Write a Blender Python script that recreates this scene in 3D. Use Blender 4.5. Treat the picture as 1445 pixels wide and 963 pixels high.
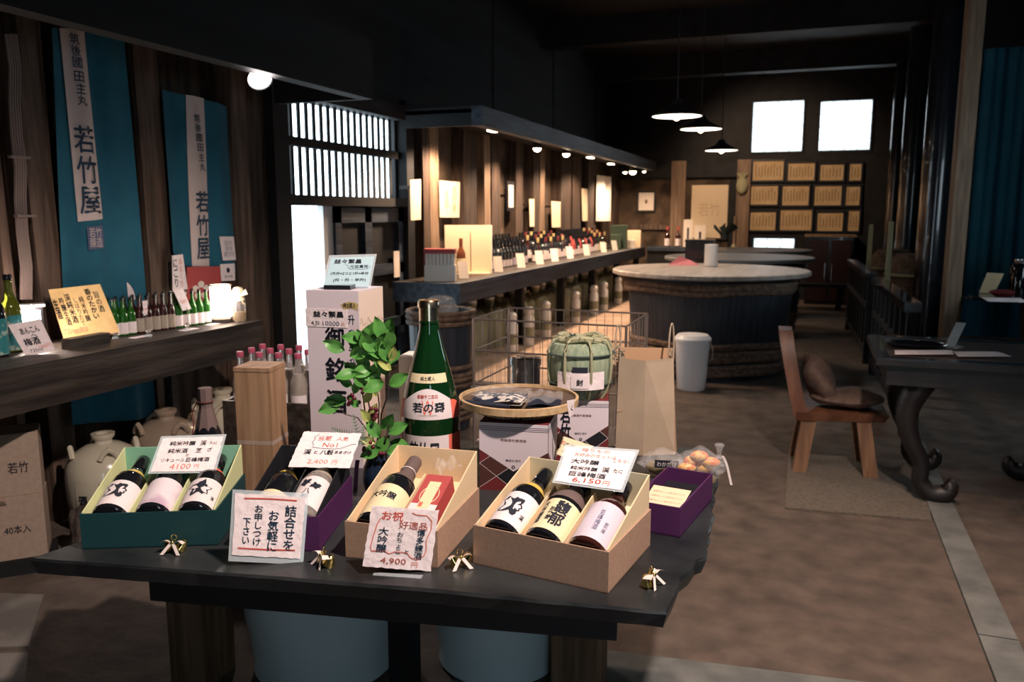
import bpy, bmesh, math, random
from mathutils import Vector, Matrix
R = math.radians
random.seed(7)
scene = bpy.context.scene
for o in list(bpy.data.objects):
    bpy.data.objects.remove(o)
C = scene.collection

# ------------------------------------------------------------------ camera
F_PX, CX, CY = 1150.0, 722.5, 481.5
PITCH, YAW, HC = R(8.94), R(20.18), 1.40
cam_d = bpy.data.cameras.new('camera')
cam = bpy.data.objects.new('camera', cam_d); C.objects.link(cam)
cam.location = (0, 0, HC)
cam.rotation_euler = (R(90) - PITCH, 0, YAW)
cam_d.sensor_width = 36.0
cam_d.lens = 36.0 * F_PX / 1445.0
cam_d.clip_start = 0.05
cam_d.dof.use_dof = True
cam_d.dof.focus_distance = 1.85
cam_d.dof.aperture_fstop = 5.6
scene.camera = cam
CAM_M = cam.rotation_euler.to_matrix()
EYE = Vector((0, 0, HC))

def ray(px, py):
    return (CAM_M @ Vector(((px - CX) / F_PX, -(py - CY) / F_PX, -1.0)))
def at_z(px, py, z):
    d = ray(px, py); return EYE + d * ((z - HC) / d.z)
def at_x(px, py, x):
    d = ray(px, py); return EYE + d * (x / d.x)
def at_y(px, py, y):
    d = ray(px, py); return EYE + d * (y / d.y)
def at_plane(px, py, p, n):
    d = ray(px, py); return EYE + d * ((p - EYE).dot(n) / d.dot(n))

# ------------------------------------------------------------------ world and exposure
world = bpy.data.worlds.new('world'); scene.world = world
world.use_nodes = True
bg = world.node_tree.nodes['Background']
bg.inputs[0].default_value = (0.74, 0.90, 1.0, 1)
bg.inputs[1].default_value = 6.0
vs = scene.view_settings
vs.view_transform = 'Standard'; vs.look = 'None'; vs.gamma = 1.0; vs.use_curve_mapping = False
vs.exposure = 0.0

def lamp(name, kind, loc, power, col, size=0.05, target=None, angle=None, blend=0.5):
    d = bpy.data.lights.new(name, kind); d.energy = power; d.color = col
    if kind == 'AREA':
        d.size = size
    else:
        d.shadow_soft_size = size
    if kind == 'SPOT':
        d.spot_size = R(angle or 80); d.spot_blend = blend
    o = bpy.data.objects.new(name, d); C.objects.link(o); o.location = loc
    if target is not None:
        o.rotation_euler = (Vector(target) - Vector(loc)).to_track_quat('-Z', 'Y').to_euler()
    return o
WARM = (1.0, 0.67, 0.44)
PINK = (1.0, 0.80, 0.70)
# ceiling spotlights aimed at the display table and the earth floor beside it
lamp('table_spotlight', 'SPOT', (0.55, 1.0, 3.2), 540, PINK, 0.06, (-0.55, 1.95, 0.7), 88, 0.6)
lamp('floor_spotlight', 'SPOT', (0.0, 2.8, 3.3), 250, (1.0, 0.70, 0.52), 0.06, (0.1, 3.3, 0.0), 52, 0.8)
lamp('far_wall_spotlight', 'SPOT', (-1.3, 11.6, 3.0), 170, WARM, 0.06, (-0.7, 14.0, 1.7), 85, 0.7)  # added fill without a fixture, brightens the certificates and scroll

# ------------------------------------------------------------------ materials
M = {}
def mat(name, col, rough=0.6, metal=0.0, col2=None, scale=8.0, stretch=(1, 1, 1), bump=0.0, trans=0.0, emit=0.0,
        alpha=1.0, coat=0.0, lo=0.38, hi=0.62, ior=1.45, detail=5.0):
    m = bpy.data.materials.new(name); m.use_nodes = True
    nt = m.node_tree; b = nt.nodes['Principled BSDF']
    b.inputs['Base Color'].default_value = (*col, 1)
    b.inputs['Roughness'].default_value = rough
    b.inputs['Metallic'].default_value = metal
    b.inputs['IOR'].default_value = ior
    b.inputs['Transmission Weight'].default_value = trans
    b.inputs['Alpha'].default_value = alpha
    b.inputs['Coat Weight'].default_value = coat
    if emit:
        b.inputs['Emission Color'].default_value = (*col, 1)
        b.inputs['Emission Strength'].default_value = emit
    if col2 is not None or bump:
        tc = nt.nodes.new('ShaderNodeTexCoord'); mp = nt.nodes.new('ShaderNodeMapping')
        mp.inputs['Scale'].default_value = stretch
        nz = nt.nodes.new('ShaderNodeTexNoise'); nz.inputs['Scale'].default_value = scale
        nz.inputs['Detail'].default_value = detail
        nt.links.new(tc.outputs['Object'], mp.inputs[0]); nt.links.new(mp.outputs[0], nz.inputs['Vector'])
        if col2 is not None:
            cr = nt.nodes.new('ShaderNodeValToRGB')
            cr.color_ramp.elements[0].position = lo; cr.color_ramp.elements[0].color = (*col, 1)
            cr.color_ramp.elements[1].position = hi; cr.color_ramp.elements[1].color = (*col2, 1)
            nt.links.new(nz.outputs['Fac'], cr.inputs[0]); nt.links.new(cr.outputs[0], b.inputs['Base Color'])
        if bump:
            bp = nt.nodes.new('ShaderNodeBump'); bp.inputs['Strength'].default_value = bump
            bp.inputs['Distance'].default_value = 0.02
            nt.links.new(nz.outputs['Fac'], bp.inputs['Height']); nt.links.new(bp.outputs[0], b.inputs['Normal'])
    M[name] = m
    return m
mat('earth', (0.050, 0.038, 0.032), 0.95, col2=(0.125, 0.095, 0.076), scale=8.0, bump=1.0, lo=0.25, hi=0.78, detail=15)
mat('pale_earth', (0.34, 0.235, 0.17), 0.9, col2=(0.46, 0.33, 0.24), scale=5, bump=0.3)
mat('cabinet_wood', (0.022, 0.009, 0.008), 0.4)
mat('faint_print', (0.66, 0.51, 0.33), 0.8)
mat('concrete', (0.09, 0.095, 0.092), 0.85, col2=(0.15, 0.155, 0.148), scale=6, bump=0.3)
mat('flagstone', (0.10, 0.09, 0.08), 0.85, col2=(0.17, 0.155, 0.14), scale=5, bump=0.4)
mat('matting', (0.095, 0.078, 0.062), 0.95, col2=(0.13, 0.11, 0.09), scale=60, bump=0.4)
mat('black_wood', (0.004, 0.0045, 0.006), 0.7, col2=(0.011, 0.012, 0.015), scale=6, stretch=(1, 0.1, 1), bump=0.2)
mat('hood_wood', (0.018, 0.028, 0.045), 0.5, col2=(0.05, 0.07, 0.10), scale=5, stretch=(4, 0.3, 4), bump=0.3)
mat('wall_board', (0.030, 0.020, 0.014), 0.85, col2=(0.10, 0.068, 0.050), scale=5, stretch=(1, 3, 0.35), bump=0.5)
mat('clay_wall', (0.03, 0.021, 0.015), 0.95, col2=(0.15, 0.105, 0.07), scale=3, bump=0.8, lo=0.35, hi=0.7)
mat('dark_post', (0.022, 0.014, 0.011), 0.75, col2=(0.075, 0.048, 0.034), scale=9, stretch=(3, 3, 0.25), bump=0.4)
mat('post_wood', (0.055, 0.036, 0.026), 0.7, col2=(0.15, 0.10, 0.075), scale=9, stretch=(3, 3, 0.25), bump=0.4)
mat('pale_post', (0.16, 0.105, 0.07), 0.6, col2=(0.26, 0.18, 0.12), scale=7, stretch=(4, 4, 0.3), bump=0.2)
mat('lacquer', (0.012, 0.013, 0.018), 0.22, coat=0.5)
mat('ledge_wood', (0.018, 0.014, 0.012), 0.5, col2=(0.055, 0.042, 0.034), scale=6, stretch=(4, 0.4, 4), bump=0.4)
mat('slab', (0.010, 0.012, 0.014), 0.36, col2=(0.030, 0.034, 0.036), scale=5, bump=0.35, detail=9)
mat('apron', (0.006, 0.006, 0.008), 0.7)
mat('leg_wood', (0.075, 0.045, 0.024), 0.8, col2=(0.15, 0.095, 0.055), scale=8, stretch=(5, 5, 0.3), bump=0.3)
mat('hibachi_glaze', (0.42, 0.53, 0.57), 0.32, col2=(0.48, 0.59, 0.63), scale=3, coat=0.3)
mat('teal_cloth', (0.012, 0.12, 0.20), 0.85, col2=(0.016, 0.14, 0.23), scale=3)
mat('teal_wall', (0.008, 0.062, 0.115), 0.75, col2=(0.010, 0.078, 0.14), scale=2)
mat('banner_cloth', (0.012, 0.105, 0.17), 0.9, col2=(0.018, 0.13, 0.20), scale=4)
mat('banner_white', (0.66, 0.56, 0.54), 0.9)
mat('ink', (0.012, 0.016, 0.03), 0.8)
mat('navy_ink', (0.02, 0.05, 0.09), 0.8)
mat('faded_ink', (0.10, 0.12, 0.22), 0.8)
mat('red_ink', (0.52, 0.085, 0.06), 0.8)
mat('pink_ink', (0.62, 0.20, 0.15), 0.8)
mat('washi', (0.80, 0.70, 0.71), 0.85, col2=(0.86, 0.77, 0.78), scale=60, bump=0.15)
mat('blue_card', (0.36, 0.54, 0.60), 0.5)
mat('yellow_card', (0.78, 0.53, 0.23), 0.85, col2=(0.84, 0.60, 0.28), scale=25)
mat('cream_card', (0.82, 0.66, 0.45), 0.8)
mat('clear_film', (0.9, 0.95, 1.0), 0.08, alpha=0.16)
mat('crinkle_film', (0.95, 0.95, 0.95), 0.10, alpha=0.15, bump=1.0, scale=40)
mat('acrylic', (0.75, 0.85, 0.9), 0.08, alpha=0.35)
mat('kraft', (0.37, 0.235, 0.165), 0.85, col2=(0.42, 0.27, 0.19), scale=120)
mat('kraft_dull', (0.32, 0.24, 0.19), 0.9, col2=(0.36, 0.275, 0.215), scale=50)
mat('liner_cream', (0.78, 0.60, 0.38), 0.85)
mat('liner_pale', (0.66, 0.60, 0.42), 0.85)
mat('green_card', (0.005, 0.045, 0.052), 0.6)
mat('mint_card', (0.22, 0.47, 0.33), 0.8)
mat('mint_rim', (0.62, 0.66, 0.36), 0.8)
mat('purple_card', (0.075, 0.016, 0.085), 0.55)
mat('black_card', (0.010, 0.011, 0.016), 0.6)
mat('bottle_black', (0.008, 0.009, 0.012), 0.06, coat=0.6)
mat('bottle_green', (0.005, 0.038, 0.010), 0.04, coat=0.5, trans=0.3)
mat('bottle_lime', (0.03, 0.17, 0.02), 0.05, trans=0.45)
mat('bottle_olive', (0.11, 0.13, 0.015), 0.06, trans=0.3)
mat('bottle_brown', (0.035, 0.010, 0.008), 0.06, coat=0.4)
mat('bottle_amber', (0.14, 0.045, 0.02), 0.15)
mat('bottle_clear', (0.85, 0.80, 0.80), 0.05, trans=0.85)
mat('gold', (0.75, 0.56, 0.22), 0.22, metal=1.0)
mat('champagne', (0.62, 0.52, 0.38), 0.25, metal=1.0)
mat('chrome', (0.7, 0.72, 0.74), 0.2, metal=1.0)
mat('wire', (0.36, 0.30, 0.27), 0.35, metal=0.8)
mat('label_white', (0.78, 0.70, 0.71), 0.7)
mat('label_swirl', (0.74, 0.66, 0.70), 0.6, col2=(0.50, 0.36, 0.46), scale=9, lo=0.5, hi=0.62)
mat('label_cream', (0.80, 0.68, 0.43), 0.7)
mat('label_lilac', (0.62, 0.55, 0.64), 0.5)
mat('label_gold', (0.55, 0.42, 0.18), 0.5)
mat('label_dull', (0.36, 0.31, 0.25), 0.7)
mat('label_teal', (0.02, 0.18, 0.20), 0.6, col2=(0.30, 0.42, 0.36), scale=28, lo=0.56, hi=0.6)
mat('yellow_foil', (0.70, 0.50, 0.10), 0.4)
mat('coral', (0.78, 0.16, 0.11), 0.6)
mat('red_card', (0.44, 0.075, 0.075), 0.6)
mat('dark_red', (0.16, 0.022, 0.026), 0.6)
mat('brown_card', (0.085, 0.03, 0.024), 0.6)
mat('olive_card', (0.06, 0.058, 0.026), 0.6)
mat('carton_white', (0.72, 0.64, 0.70), 0.7)
mat('carton_side', (0.76, 0.62, 0.52), 0.7)
mat('paulownia', (0.24, 0.14, 0.075), 0.7, col2=(0.35, 0.215, 0.125), scale=7, stretch=(6, 6, 0.35), bump=0.15)
mat('paper_wrap', (0.13, 0.09, 0.085), 0.8)
mat('dark_red_cord', (0.12, 0.02, 0.02), 0.7)
mat('leaf', (0.055, 0.20, 0.035), 0.42, col2=(0.10, 0.30, 0.06), scale=30)
mat('leaf_pale', (0.36, 0.40, 0.12), 0.5)
mat('stem', (0.045, 0.028, 0.02), 0.7)
mat('berry', (0.11, 0.012, 0.025), 0.35)
mat('fern', (0.20, 0.27, 0.20), 0.7)
mat('navy_glaze', (0.01, 0.022, 0.045), 0.12, coat=0.5)
mat('bamboo', (0.50, 0.33, 0.17), 0.6, col2=(0.62, 0.44, 0.25), scale=60)
mat('bamboo_dark', (0.12, 0.075, 0.05), 0.7)
mat('cloth_navy', (0.012, 0.016, 0.035), 0.8)
mat('cloth_print', (0.012, 0.018, 0.045), 0.8, col2=(0.6, 0.55, 0.5), scale=45, lo=0.52, hi=0.54, detail=1)
mat('straw', (0.22, 0.29, 0.20), 0.85, col2=(0.33, 0.38, 0.26), scale=18, stretch=(5, 5, 0.5), bump=0.4)
mat('straw_rope', (0.36, 0.35, 0.22), 0.9)
mat('straw_dark', (0.06, 0.09, 0.075), 0.8)
mat('bag_paper', (0.40, 0.31, 0.22), 0.85, col2=(0.44, 0.34, 0.245), scale=14)
mat('bag_inner', (0.50, 0.31, 0.18), 0.85)
mat('bell_gold', (0.85, 0.68, 0.25), 0.15, metal=1.0)
mat('ribbon', (0.80, 0.70, 0.66), 0.4)
mat('jar_cream', (0.50, 0.46, 0.36), 0.22, coat=0.4, col2=(0.58, 0.53, 0.42), scale=4)
mat('jar_tan', (0.26, 0.20, 0.15), 0.3, coat=0.3, col2=(0.36, 0.28, 0.21), scale=4)
mat('jug_celadon', (0.23, 0.235, 0.15), 0.35, col2=(0.31, 0.31, 0.21), scale=5)
mat('porcelain', (0.72, 0.70, 0.68), 0.3)
mat('rock', (0.055, 0.042, 0.035), 0.95, col2=(0.12, 0.095, 0.08), scale=7, bump=1.0)
mat('tub_dark', (0.010, 0.013, 0.020), 0.5, col2=(0.024, 0.028, 0.038), scale=6, stretch=(5, 5, 0.3), bump=0.3)
mat('hoop_brown', (0.075, 0.045, 0.03), 0.8, col2=(0.17, 0.11, 0.075), scale=30, bump=0.5)
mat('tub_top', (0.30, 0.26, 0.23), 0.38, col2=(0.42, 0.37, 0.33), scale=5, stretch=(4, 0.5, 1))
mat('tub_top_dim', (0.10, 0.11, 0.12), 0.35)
mat('pink_cloth', (0.52, 0.17, 0.19), 0.8)
mat('dark_leaf', (0.012, 0.018, 0.012), 0.6)
mat('cert_paper', (0.52, 0.37, 0.19), 0.7, col2=(0.60, 0.44, 0.25), scale=5)
mat('cert_print', (0.20, 0.13, 0.07), 0.8)
mat('cream_paper', (0.80, 0.66, 0.46), 0.8)
mat('white_paper', (0.82, 0.74, 0.66), 0.8)
mat('plastic_white', (0.70, 0.70, 0.72), 0.35)
mat('chair_wood', (0.12, 0.048, 0.026), 0.45, col2=(0.21, 0.09, 0.048), scale=6, stretch=(3, 3, 0.5))
mat('chair_leg_wood', (0.15, 0.075, 0.04), 0.5, col2=(0.24, 0.13, 0.07), scale=7, stretch=(4, 4, 0.4))
mat('cushion', (0.12, 0.075, 0.06), 0.95, col2=(0.17, 0.115, 0.09), scale=30)
mat('carved_wood', (0.010, 0.009, 0.010), 0.45, col2=(0.020, 0.017, 0.017), scale=6)
mat('table_inset', (0.075, 0.05, 0.042), 0.3)
mat('glow_white', (1.0, 0.93, 0.90), 0.5, emit=9)
mat('glow_warm', (1.0, 0.74, 0.50), 0.5, emit=14)
mat('glow_lamp', (1.0, 0.86, 0.72), 0.5, emit=5)
mat('lamp_enamel', (0.02, 0.022, 0.026), 0.4)
mat('cable', (0.22, 0.17, 0.155), 0.6)
mat('iron', (0.02, 0.02, 0.024), 0.5)
mat('orange_print', (0.75, 0.20, 0.06), 0.4, col2=(0.80, 0.45, 0.12), scale=40, lo=0.5, hi=0.52)
mat('dried_herb', (0.20, 0.15, 0.08), 0.9, col2=(0.32, 0.25, 0.13), scale=40)
mat('frame_black', (0.01, 0.01, 0.012), 0.4)
mat('red_cap', (0.42, 0.07, 0.13), 0.5)
mat('green_box', (0.07, 0.11, 0.075), 0.7)
mat('white_ground', (0.8, 0.8, 0.8), 0.9)
def translucent(name, col, f=0.6):
    m = bpy.data.materials.new(name); m.use_nodes = True; nt = m.node_tree
    out = nt.nodes['Material Output']; nt.nodes.remove(nt.nodes['Principled BSDF'])
    a = nt.nodes.new('ShaderNodeBsdfTranslucent'); b = nt.nodes.new('ShaderNodeBsdfDiffuse'); x = nt.nodes.new('ShaderNodeMixShader')
    a.inputs[0].default_value = (*col, 1); b.inputs[0].default_value = (*col, 1); x.inputs[0].default_value = 1 - f
    nt.links.new(a.outputs[0], x.inputs[1]); nt.links.new(b.outputs[0], x.inputs[2]); nt.links.new(x.outputs[0], out.inputs[0])
    M[name] = m
translucent('shoji', (0.95, 0.93, 0.92), 0.8)

# ------------------------------------------------------------------ mesh helpers
class MB:
    def __init__(s): s.v = []; s.f = []
    def add(s, vs, fs):
        n = len(s.v); s.v += [tuple(v) for v in vs]; s.f += [tuple(i + n for i in f) for f in fs]; return s
    def box(s, x0, x1, y0, y1, z0, z1):
        return s.hexa([(x0, y0, z0), (x1, y0, z0), (x1, y1, z0), (x0, y1, z0), (x0, y0, z1), (x1, y0, z1), (x1, y1, z1), (x0, y1, z1)])
    def hexa(s, p):
        return s.add(p, [(0, 3, 2, 1), (4, 5, 6, 7), (0, 1, 5, 4), (1, 2, 6, 5), (2, 3, 7, 6), (3, 0, 4, 7)])
    def lathe(s, prof, n=24, c=(0, 0), sx=1, sy=1, caps=True):
        vs = []; fs = []
        for r, z in prof:
            for k in range(n):
                a = 2 * math.pi * k / n
                vs.append((c[0] + sx * r * math.cos(a), c[1] + sy * r * math.sin(a), z))
        for i in range(len(prof) - 1):
            for k in range(n):
                fs.append((i * n + k, i * n + (k + 1) % n, (i + 1) * n + (k + 1) % n, (i + 1) * n + k))
        if caps:
            if prof[0][0] > 1e-6: fs.append(tuple(range(n - 1, -1, -1)))
            if prof[-1][0] > 1e-6: fs.append(tuple((len(prof) - 1) * n + k for k in range(n)))
        return s.add(vs, fs)
    def tube(s, pts, r, n=6, closed=False):
        pts = [Vector(p) for p in pts]; m = len(pts); vs = []; fs = []
        up = Vector((0.137, 0.29, 0.947))
        for i, p in enumerate(pts):
            if closed: t = pts[(i + 1) % m] - pts[i - 1]
            else: t = pts[min(i + 1, m - 1)] - pts[max(i - 1, 0)]
            t.normalize(); a = t.cross(up)
            if a.length < 1e-3: a = t.cross(Vector((1, 0, 0)))
            a.normalize(); b = t.cross(a)
            rr = r[i] if isinstance(r, (list, tuple)) else r
            for k in range(n):
                q = 2 * math.pi * k / n
                vs.append(p + a * (rr * math.cos(q)) + b * (rr * math.sin(q)))
        for i in range(m if closed else m - 1):
            j = (i + 1) % m
            for k in range(n):
                fs.append((i * n + k, i * n + (k + 1) % n, j * n + (k + 1) % n, j * n + k))
        if not closed:
            fs.append(tuple(range(n - 1, -1, -1))); fs.append(tuple((m - 1) * n + k for k in range(n)))
        return s.add(vs, fs)
    def prism(s, poly, z0, z1):
        n = len(poly)
        vs = [(p[0], p[1], z0) for p in poly] + [(p[0], p[1], z1) for p in poly]
        fs = [tuple(range(n - 1, -1, -1)), tuple(range(n, 2 * n))] + [(i, (i + 1) % n, n + (i + 1) % n, n + i) for i in range(n)]
        return s.add(vs, fs)
    def plate(s, pts, n, th):
        pts = [Vector(p) for p in pts]; m = len(pts); o = n * th
        fs = [tuple(range(m)), tuple(range(2 * m - 1, m - 1, -1))] + [((i + 1) % m, i, m + i, m + (i + 1) % m) for i in range(m)]
        return s.add(pts + [p - o for p in pts], fs)
    def grid(s, fn, nu, nv):
        vs = [fn(i / nu, j / nv) for j in range(nv + 1) for i in range(nu + 1)]
        fs = [(j * (nu + 1) + i, j * (nu + 1) + i + 1, (j + 1) * (nu + 1) + i + 1, (j + 1) * (nu + 1) + i) for j in range(nv) for i in range(nu)]
        return s.add(vs, fs)
    def patch(s, prof, z0, z1, a0, a1, n=12, m=4, off=0.0006):
        def rr(z):
            for (r1, y1), (r2, y2) in zip(prof, prof[1:]):
                if y1 <= z <= y2: return r1 + (r2 - r1) * (z - y1) / max(1e-9, y2 - y1)
            return prof[-1][0]
        def fn(u, v):
            z = z0 + (z1 - z0) * v; a = R(-90) + a0 + (a1 - a0) * u; r = rr(z) + off
            return (r * math.cos(a), r * math.sin(a), z)
        return s.grid(fn, n, m)
    def sphere(s, c, r, n=10, m=6, sx=1, sy=1, sz=1):
        prof = [(math.sin(math.pi * i / m) * r, -math.cos(math.pi * i / m) * r * sz) for i in range(m + 1)]
        t = MB(); t.lathe([(max(a, 1e-7), b) for a, b in prof], n, caps=False)
        return s.add([(c[0] + x * sx, c[1] + y * sy, c[2] + z) for x, y, z in t.v], t.f)
    def mesh(s, name, m, smooth=None):
        me = bpy.data.meshes.new(name); me.from_pydata(s.v, [], s.f); me.validate()
        bm = bmesh.new(); bm.from_mesh(me); bmesh.ops.recalc_face_normals(bm, faces=bm.faces[:]) if smooth != 'raw' else None
        bm.to_mesh(me); bm.free()
        me.materials.append(M[m] if isinstance(m, str) else m)
        if smooth and smooth != 'raw':
            me.polygons.foreach_set('use_smooth', [True] * len(me.polygons))
            me.set_sharp_from_angle(angle=R(smooth if smooth is not True else 40))
        return me

def put(name, me, parent=None, mtx=None, loc=None):
    o = bpy.data.objects.new(name, me); C.objects.link(o)
    if parent is not None: o.parent = parent
    if mtx is not None: o.matrix_local = mtx
    elif loc is not None: o.location = loc
    return o
def part(name, mb, m, parent=None, smooth=None, loc=None):
    return put(name, mb.mesh(name, m, smooth), parent, loc=loc)
def tag(o, label, cat, group=None):
    o['label'] = label; o['category'] = cat
    if group: o['group'] = group
    return o
def thing(name, label, cat, loc=(0, 0, 0), rz=0.0, group=None, mtx=None):
    o = bpy.data.objects.new(name, None); C.objects.link(o); o.empty_display_size = 0.05
    if mtx is not None: o.matrix_world = mtx
    else:
        o.location = loc; o.rotation_euler = (0, 0, rz)
    return tag(o, label, cat, group)
def struct(name, mb, m, parent=None, smooth=None, loc=None):
    o = part(name, mb, m, parent, smooth, loc)
    if parent is None: o['kind'] = 'structure'
    return o
def sempty(name, loc=(0, 0, 0)):
    o = bpy.data.objects.new(name, None); C.objects.link(o); o.location = loc; o['kind'] = 'structure'; return o
def stamp(name, parts, label, cat, group=None, loc=(0, 0, 0), rz=0.0, mtx=None):
    t = thing(name, label, cat, loc, rz, group, mtx)
    for p in parts:
        o = put(p[0], p[1], t)
        for q in (p[2] if len(p) > 2 else []): put(q[0], q[1], o)
    return t

# ------------------------------------------------------------------ lettering
_tc = {}
def text2d(s, bold=0.0):
    k = (s, bold)
    if k not in _tc:
        cu = bpy.data.curves.new('lettering', 'FONT'); cu.body = s; cu.align_x = 'CENTER'; cu.resolution_u = 2
        cu.space_line = 0.95
        ob = bpy.data.objects.new('lettering', cu); C.objects.link(ob)
        dg = bpy.context.evaluated_depsgraph_get()
        me = bpy.data.meshes.new_from_object(ob.evaluated_get(dg))
        v = [(a.co.x, a.co.y) for a in me.vertices]; f = [tuple(p.vertices) for p in me.polygons]
        bpy.data.objects.remove(ob); bpy.data.curves.remove(cu); bpy.data.meshes.remove(me)
        if bold > 0:
            d = bold * 0.9; n0 = len(v); vv = []; ff = []
            for i, (a, b) in enumerate(((-d, 0), (d, 0), (0, -d), (0, d))):
                vv += [(x + a, y + b) for x, y in v]; ff += [tuple(q + i * n0 for q in p) for p in f]
            v, f = vv, ff
        if not v: v = [(0, 0), (1, 0), (1, 1)]; f = [(0, 1, 2)]
        x0 = min(a for a, _ in v); x1 = max(a for a, _ in v); y0 = min(b for _, b in v); y1 = max(b for _, b in v)
        w = max(1e-6, x1 - x0); h = max(1e-6, y1 - y0)
        _tc[k] = ([((a - x0) / w - 0.5, (b - y0) / h - 0.5) for a, b in v], f, w / h)
    return _tc[k]
def vert(s): return '\n'.join(s)
def letter(parent, s, cx, cy, w, h, m, frame, bold=0.012, slant=0.0, name='lettering', eps=0.0008):
    """frame = (origin, ex, ey, n) in the parent's space; cx, cy, w, h in metres on that frame"""
    v, f, asp = text2d(s, min(bold, 0.03))
    if w is None: w = h * asp
    O, ex, ey, n = frame
    mb = MB(); mb.add([O + ex * (cx + x * w + slant * y * h) + ey * (cy + y * h) + n * eps for x, y in v], f)
    return put(name, mb.mesh(name, m, 'raw'), parent)
def stroke(parent, pts, width, m, frame, name='brush_line', eps=0.0008):
    O, ex, ey, n = frame; mb = MB(); vs = []
    for i, p in enumerate(pts):
        a = pts[max(0, i - 1)]; b = pts[min(len(pts) - 1, i + 1)]
        d = Vector((b[0] - a[0], b[1] - a[1])); d.normalize(); q = Vector((-d.y, d.x)) * width * 0.5
        for sgn in (1, -1): vs.append(O + ex * (p[0] + sgn * q.x) + ey * (p[1] + sgn * q.y) + n * eps)
    mb.add(vs, [(2 * i, 2 * i + 1, 2 * i + 3, 2 * i + 2) for i in range(len(pts) - 1)])
    return put(name, mb.mesh(name, m, 'raw'), parent)

def card(name, label, cat, quad, anchor, normal, m, texts=(), lines=(), rough=0.0, th=0.0012, group=None, sleeve=None, parent=None):
    """a sheet whose corners (TL, TR, BR, BL pixels) are found on the plane through anchor; returns thing and frame"""
    n = Vector(normal).normalized(); A = Vector(anchor)
    TL, TR, BR, BL = [at_plane(px, py, A, n) for px, py in quad]
    base = (BL + BR) * 0.5
    t = thing(name, label, cat, base, 0, group)
    TL, TR, BR, BL = [p - base for p in (TL, TR, BR, BL)]
    ex = ((BR - BL) + (TR - TL)) * 0.5; W = ex.length; ex = ex / W
    ey = ((TL - BL) + (TR - BR)) * 0.5; H = ey.length; ey = ey / H
    pts = []
    rnd = random.Random(len(label) * 7 + int(W * 1e4))
    for a, b in ((BL, BR), (BR, TR), (TR, TL), (TL, BL)):
        k = 14 if rough else 1
        for i in range(k):
            p = a.lerp(b, i / k)
            if rough: p = p + ex * rnd.uniform(-rough, rough) + ey * rnd.uniform(-rough, rough)
            pts.append(p)
    mb = MB(); mb.plate(pts, n, th); put('sheet', mb.mesh('sheet', m), t)
    fr = (BL, ex, ey, n)
    sk = (TL - BL).dot(ex)
    for s, u, v, wf, hf, mm, bold in texts:
        letter(t, s, u * W + 0 * sk, v * H, wf * W if wf else None, hf * H, mm, fr, bold)
    for pts2, wd, mm in lines:
        stroke(t, [(u * W, v * H) for u, v in pts2], wd, mm, fr)
    if sleeve:
        q = [BL - ex * 0.006 - ey * sleeve, BR + ex * 0.006 - ey * sleeve, TR + ex * 0.006 + ey * 0.008, TL - ex * 0.006 + ey * 0.008]
        mb = MB(); mb.plate([p - n * 0.0016 for p in q], n, 0.0006); put('clear_sleeve', mb.mesh('clear_sleeve', 'acrylic'), t)
    return t, fr, W, H
def toward(p, lean=0.0, turn=0.0):
    """a normal at p that faces the camera horizontally, turned about the vertical and leaning back"""
    d = EYE - Vector(p); a = math.atan2(d.y, d.x) + turn
    return Vector((math.cos(a) * math.cos(lean), math.sin(a) * math.cos(lean), math.sin(lean)))

# ------------------------------------------------------------------ bottles
def prof_bottle(h, r, neck=0.27, body=0.52):
    rn = r * neck / 0.55 * 0.62 if False else r * 0.34
    p = [(r * 0.86, 0.0), (r * 0.98, h * 0.012), (r, h * 0.03), (r, h * body * 0.5), (r, h * body)]
    for i in range(1, 8):
        t = i / 7; s = 0.5 - 0.5 * math.cos(math.pi * t)
        p.append((r + (rn * 1.08 - r) * s, h * (body + (0.80 - body) * t)))
    p += [(rn, h * 0.90), (rn * 1.12, h * 0.905), (rn * 1.12, h * 0.93), (rn, h * 0.935)]
    return p
def bottle_parts(h, r, glass, cap, label=None, lz=(0.12, 0.45), la=75, n=20, capstyle='short', foil=None, neckband=None):
    pr = prof_bottle(h, r); rn = r * 0.34
    mb = MB(); mb.lathe(pr, n); parts = [('glass_body', mb.mesh('glass_body', glass, True))]
    mb = MB(); z0 = 0.925 if capstyle == 'short' else 0.80
    mb.lathe([(rn * 1.2, h * z0), (rn * 1.25, h * (z0 + 0.01)), (rn * 1.22, h * 0.985), (rn * 1.1, h)], n)
    parts.append(('cap', mb.mesh('cap', cap, True)))
    if label:
        mb = MB(); mb.patch(pr, h * lz[0], h * lz[1], R(-la), R(la)); parts.append(('paper_label', mb.mesh('paper_label', label, True)))
    if foil:
        mb = MB(); mb.patch(pr, h * 0.60, h * 0.70, R(-180), R(180), 24, 4, 0.0012); parts.append(('neck_band', mb.mesh('neck_band', foil, True)))
    return parts, pr

# ================================================================== THE SETTING
XW = -3.30            # left wall face
YE = 14.0             # far wall face
mb = MB(); mb.add([(-3.6, -2.2, 0), (3.0, -2.2, 0), (3.0, 14.4, 0), (-3.6, 14.4, 0)], [(0, 1, 2, 3)])
floor = struct('floor', mb, 'earth')
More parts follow.
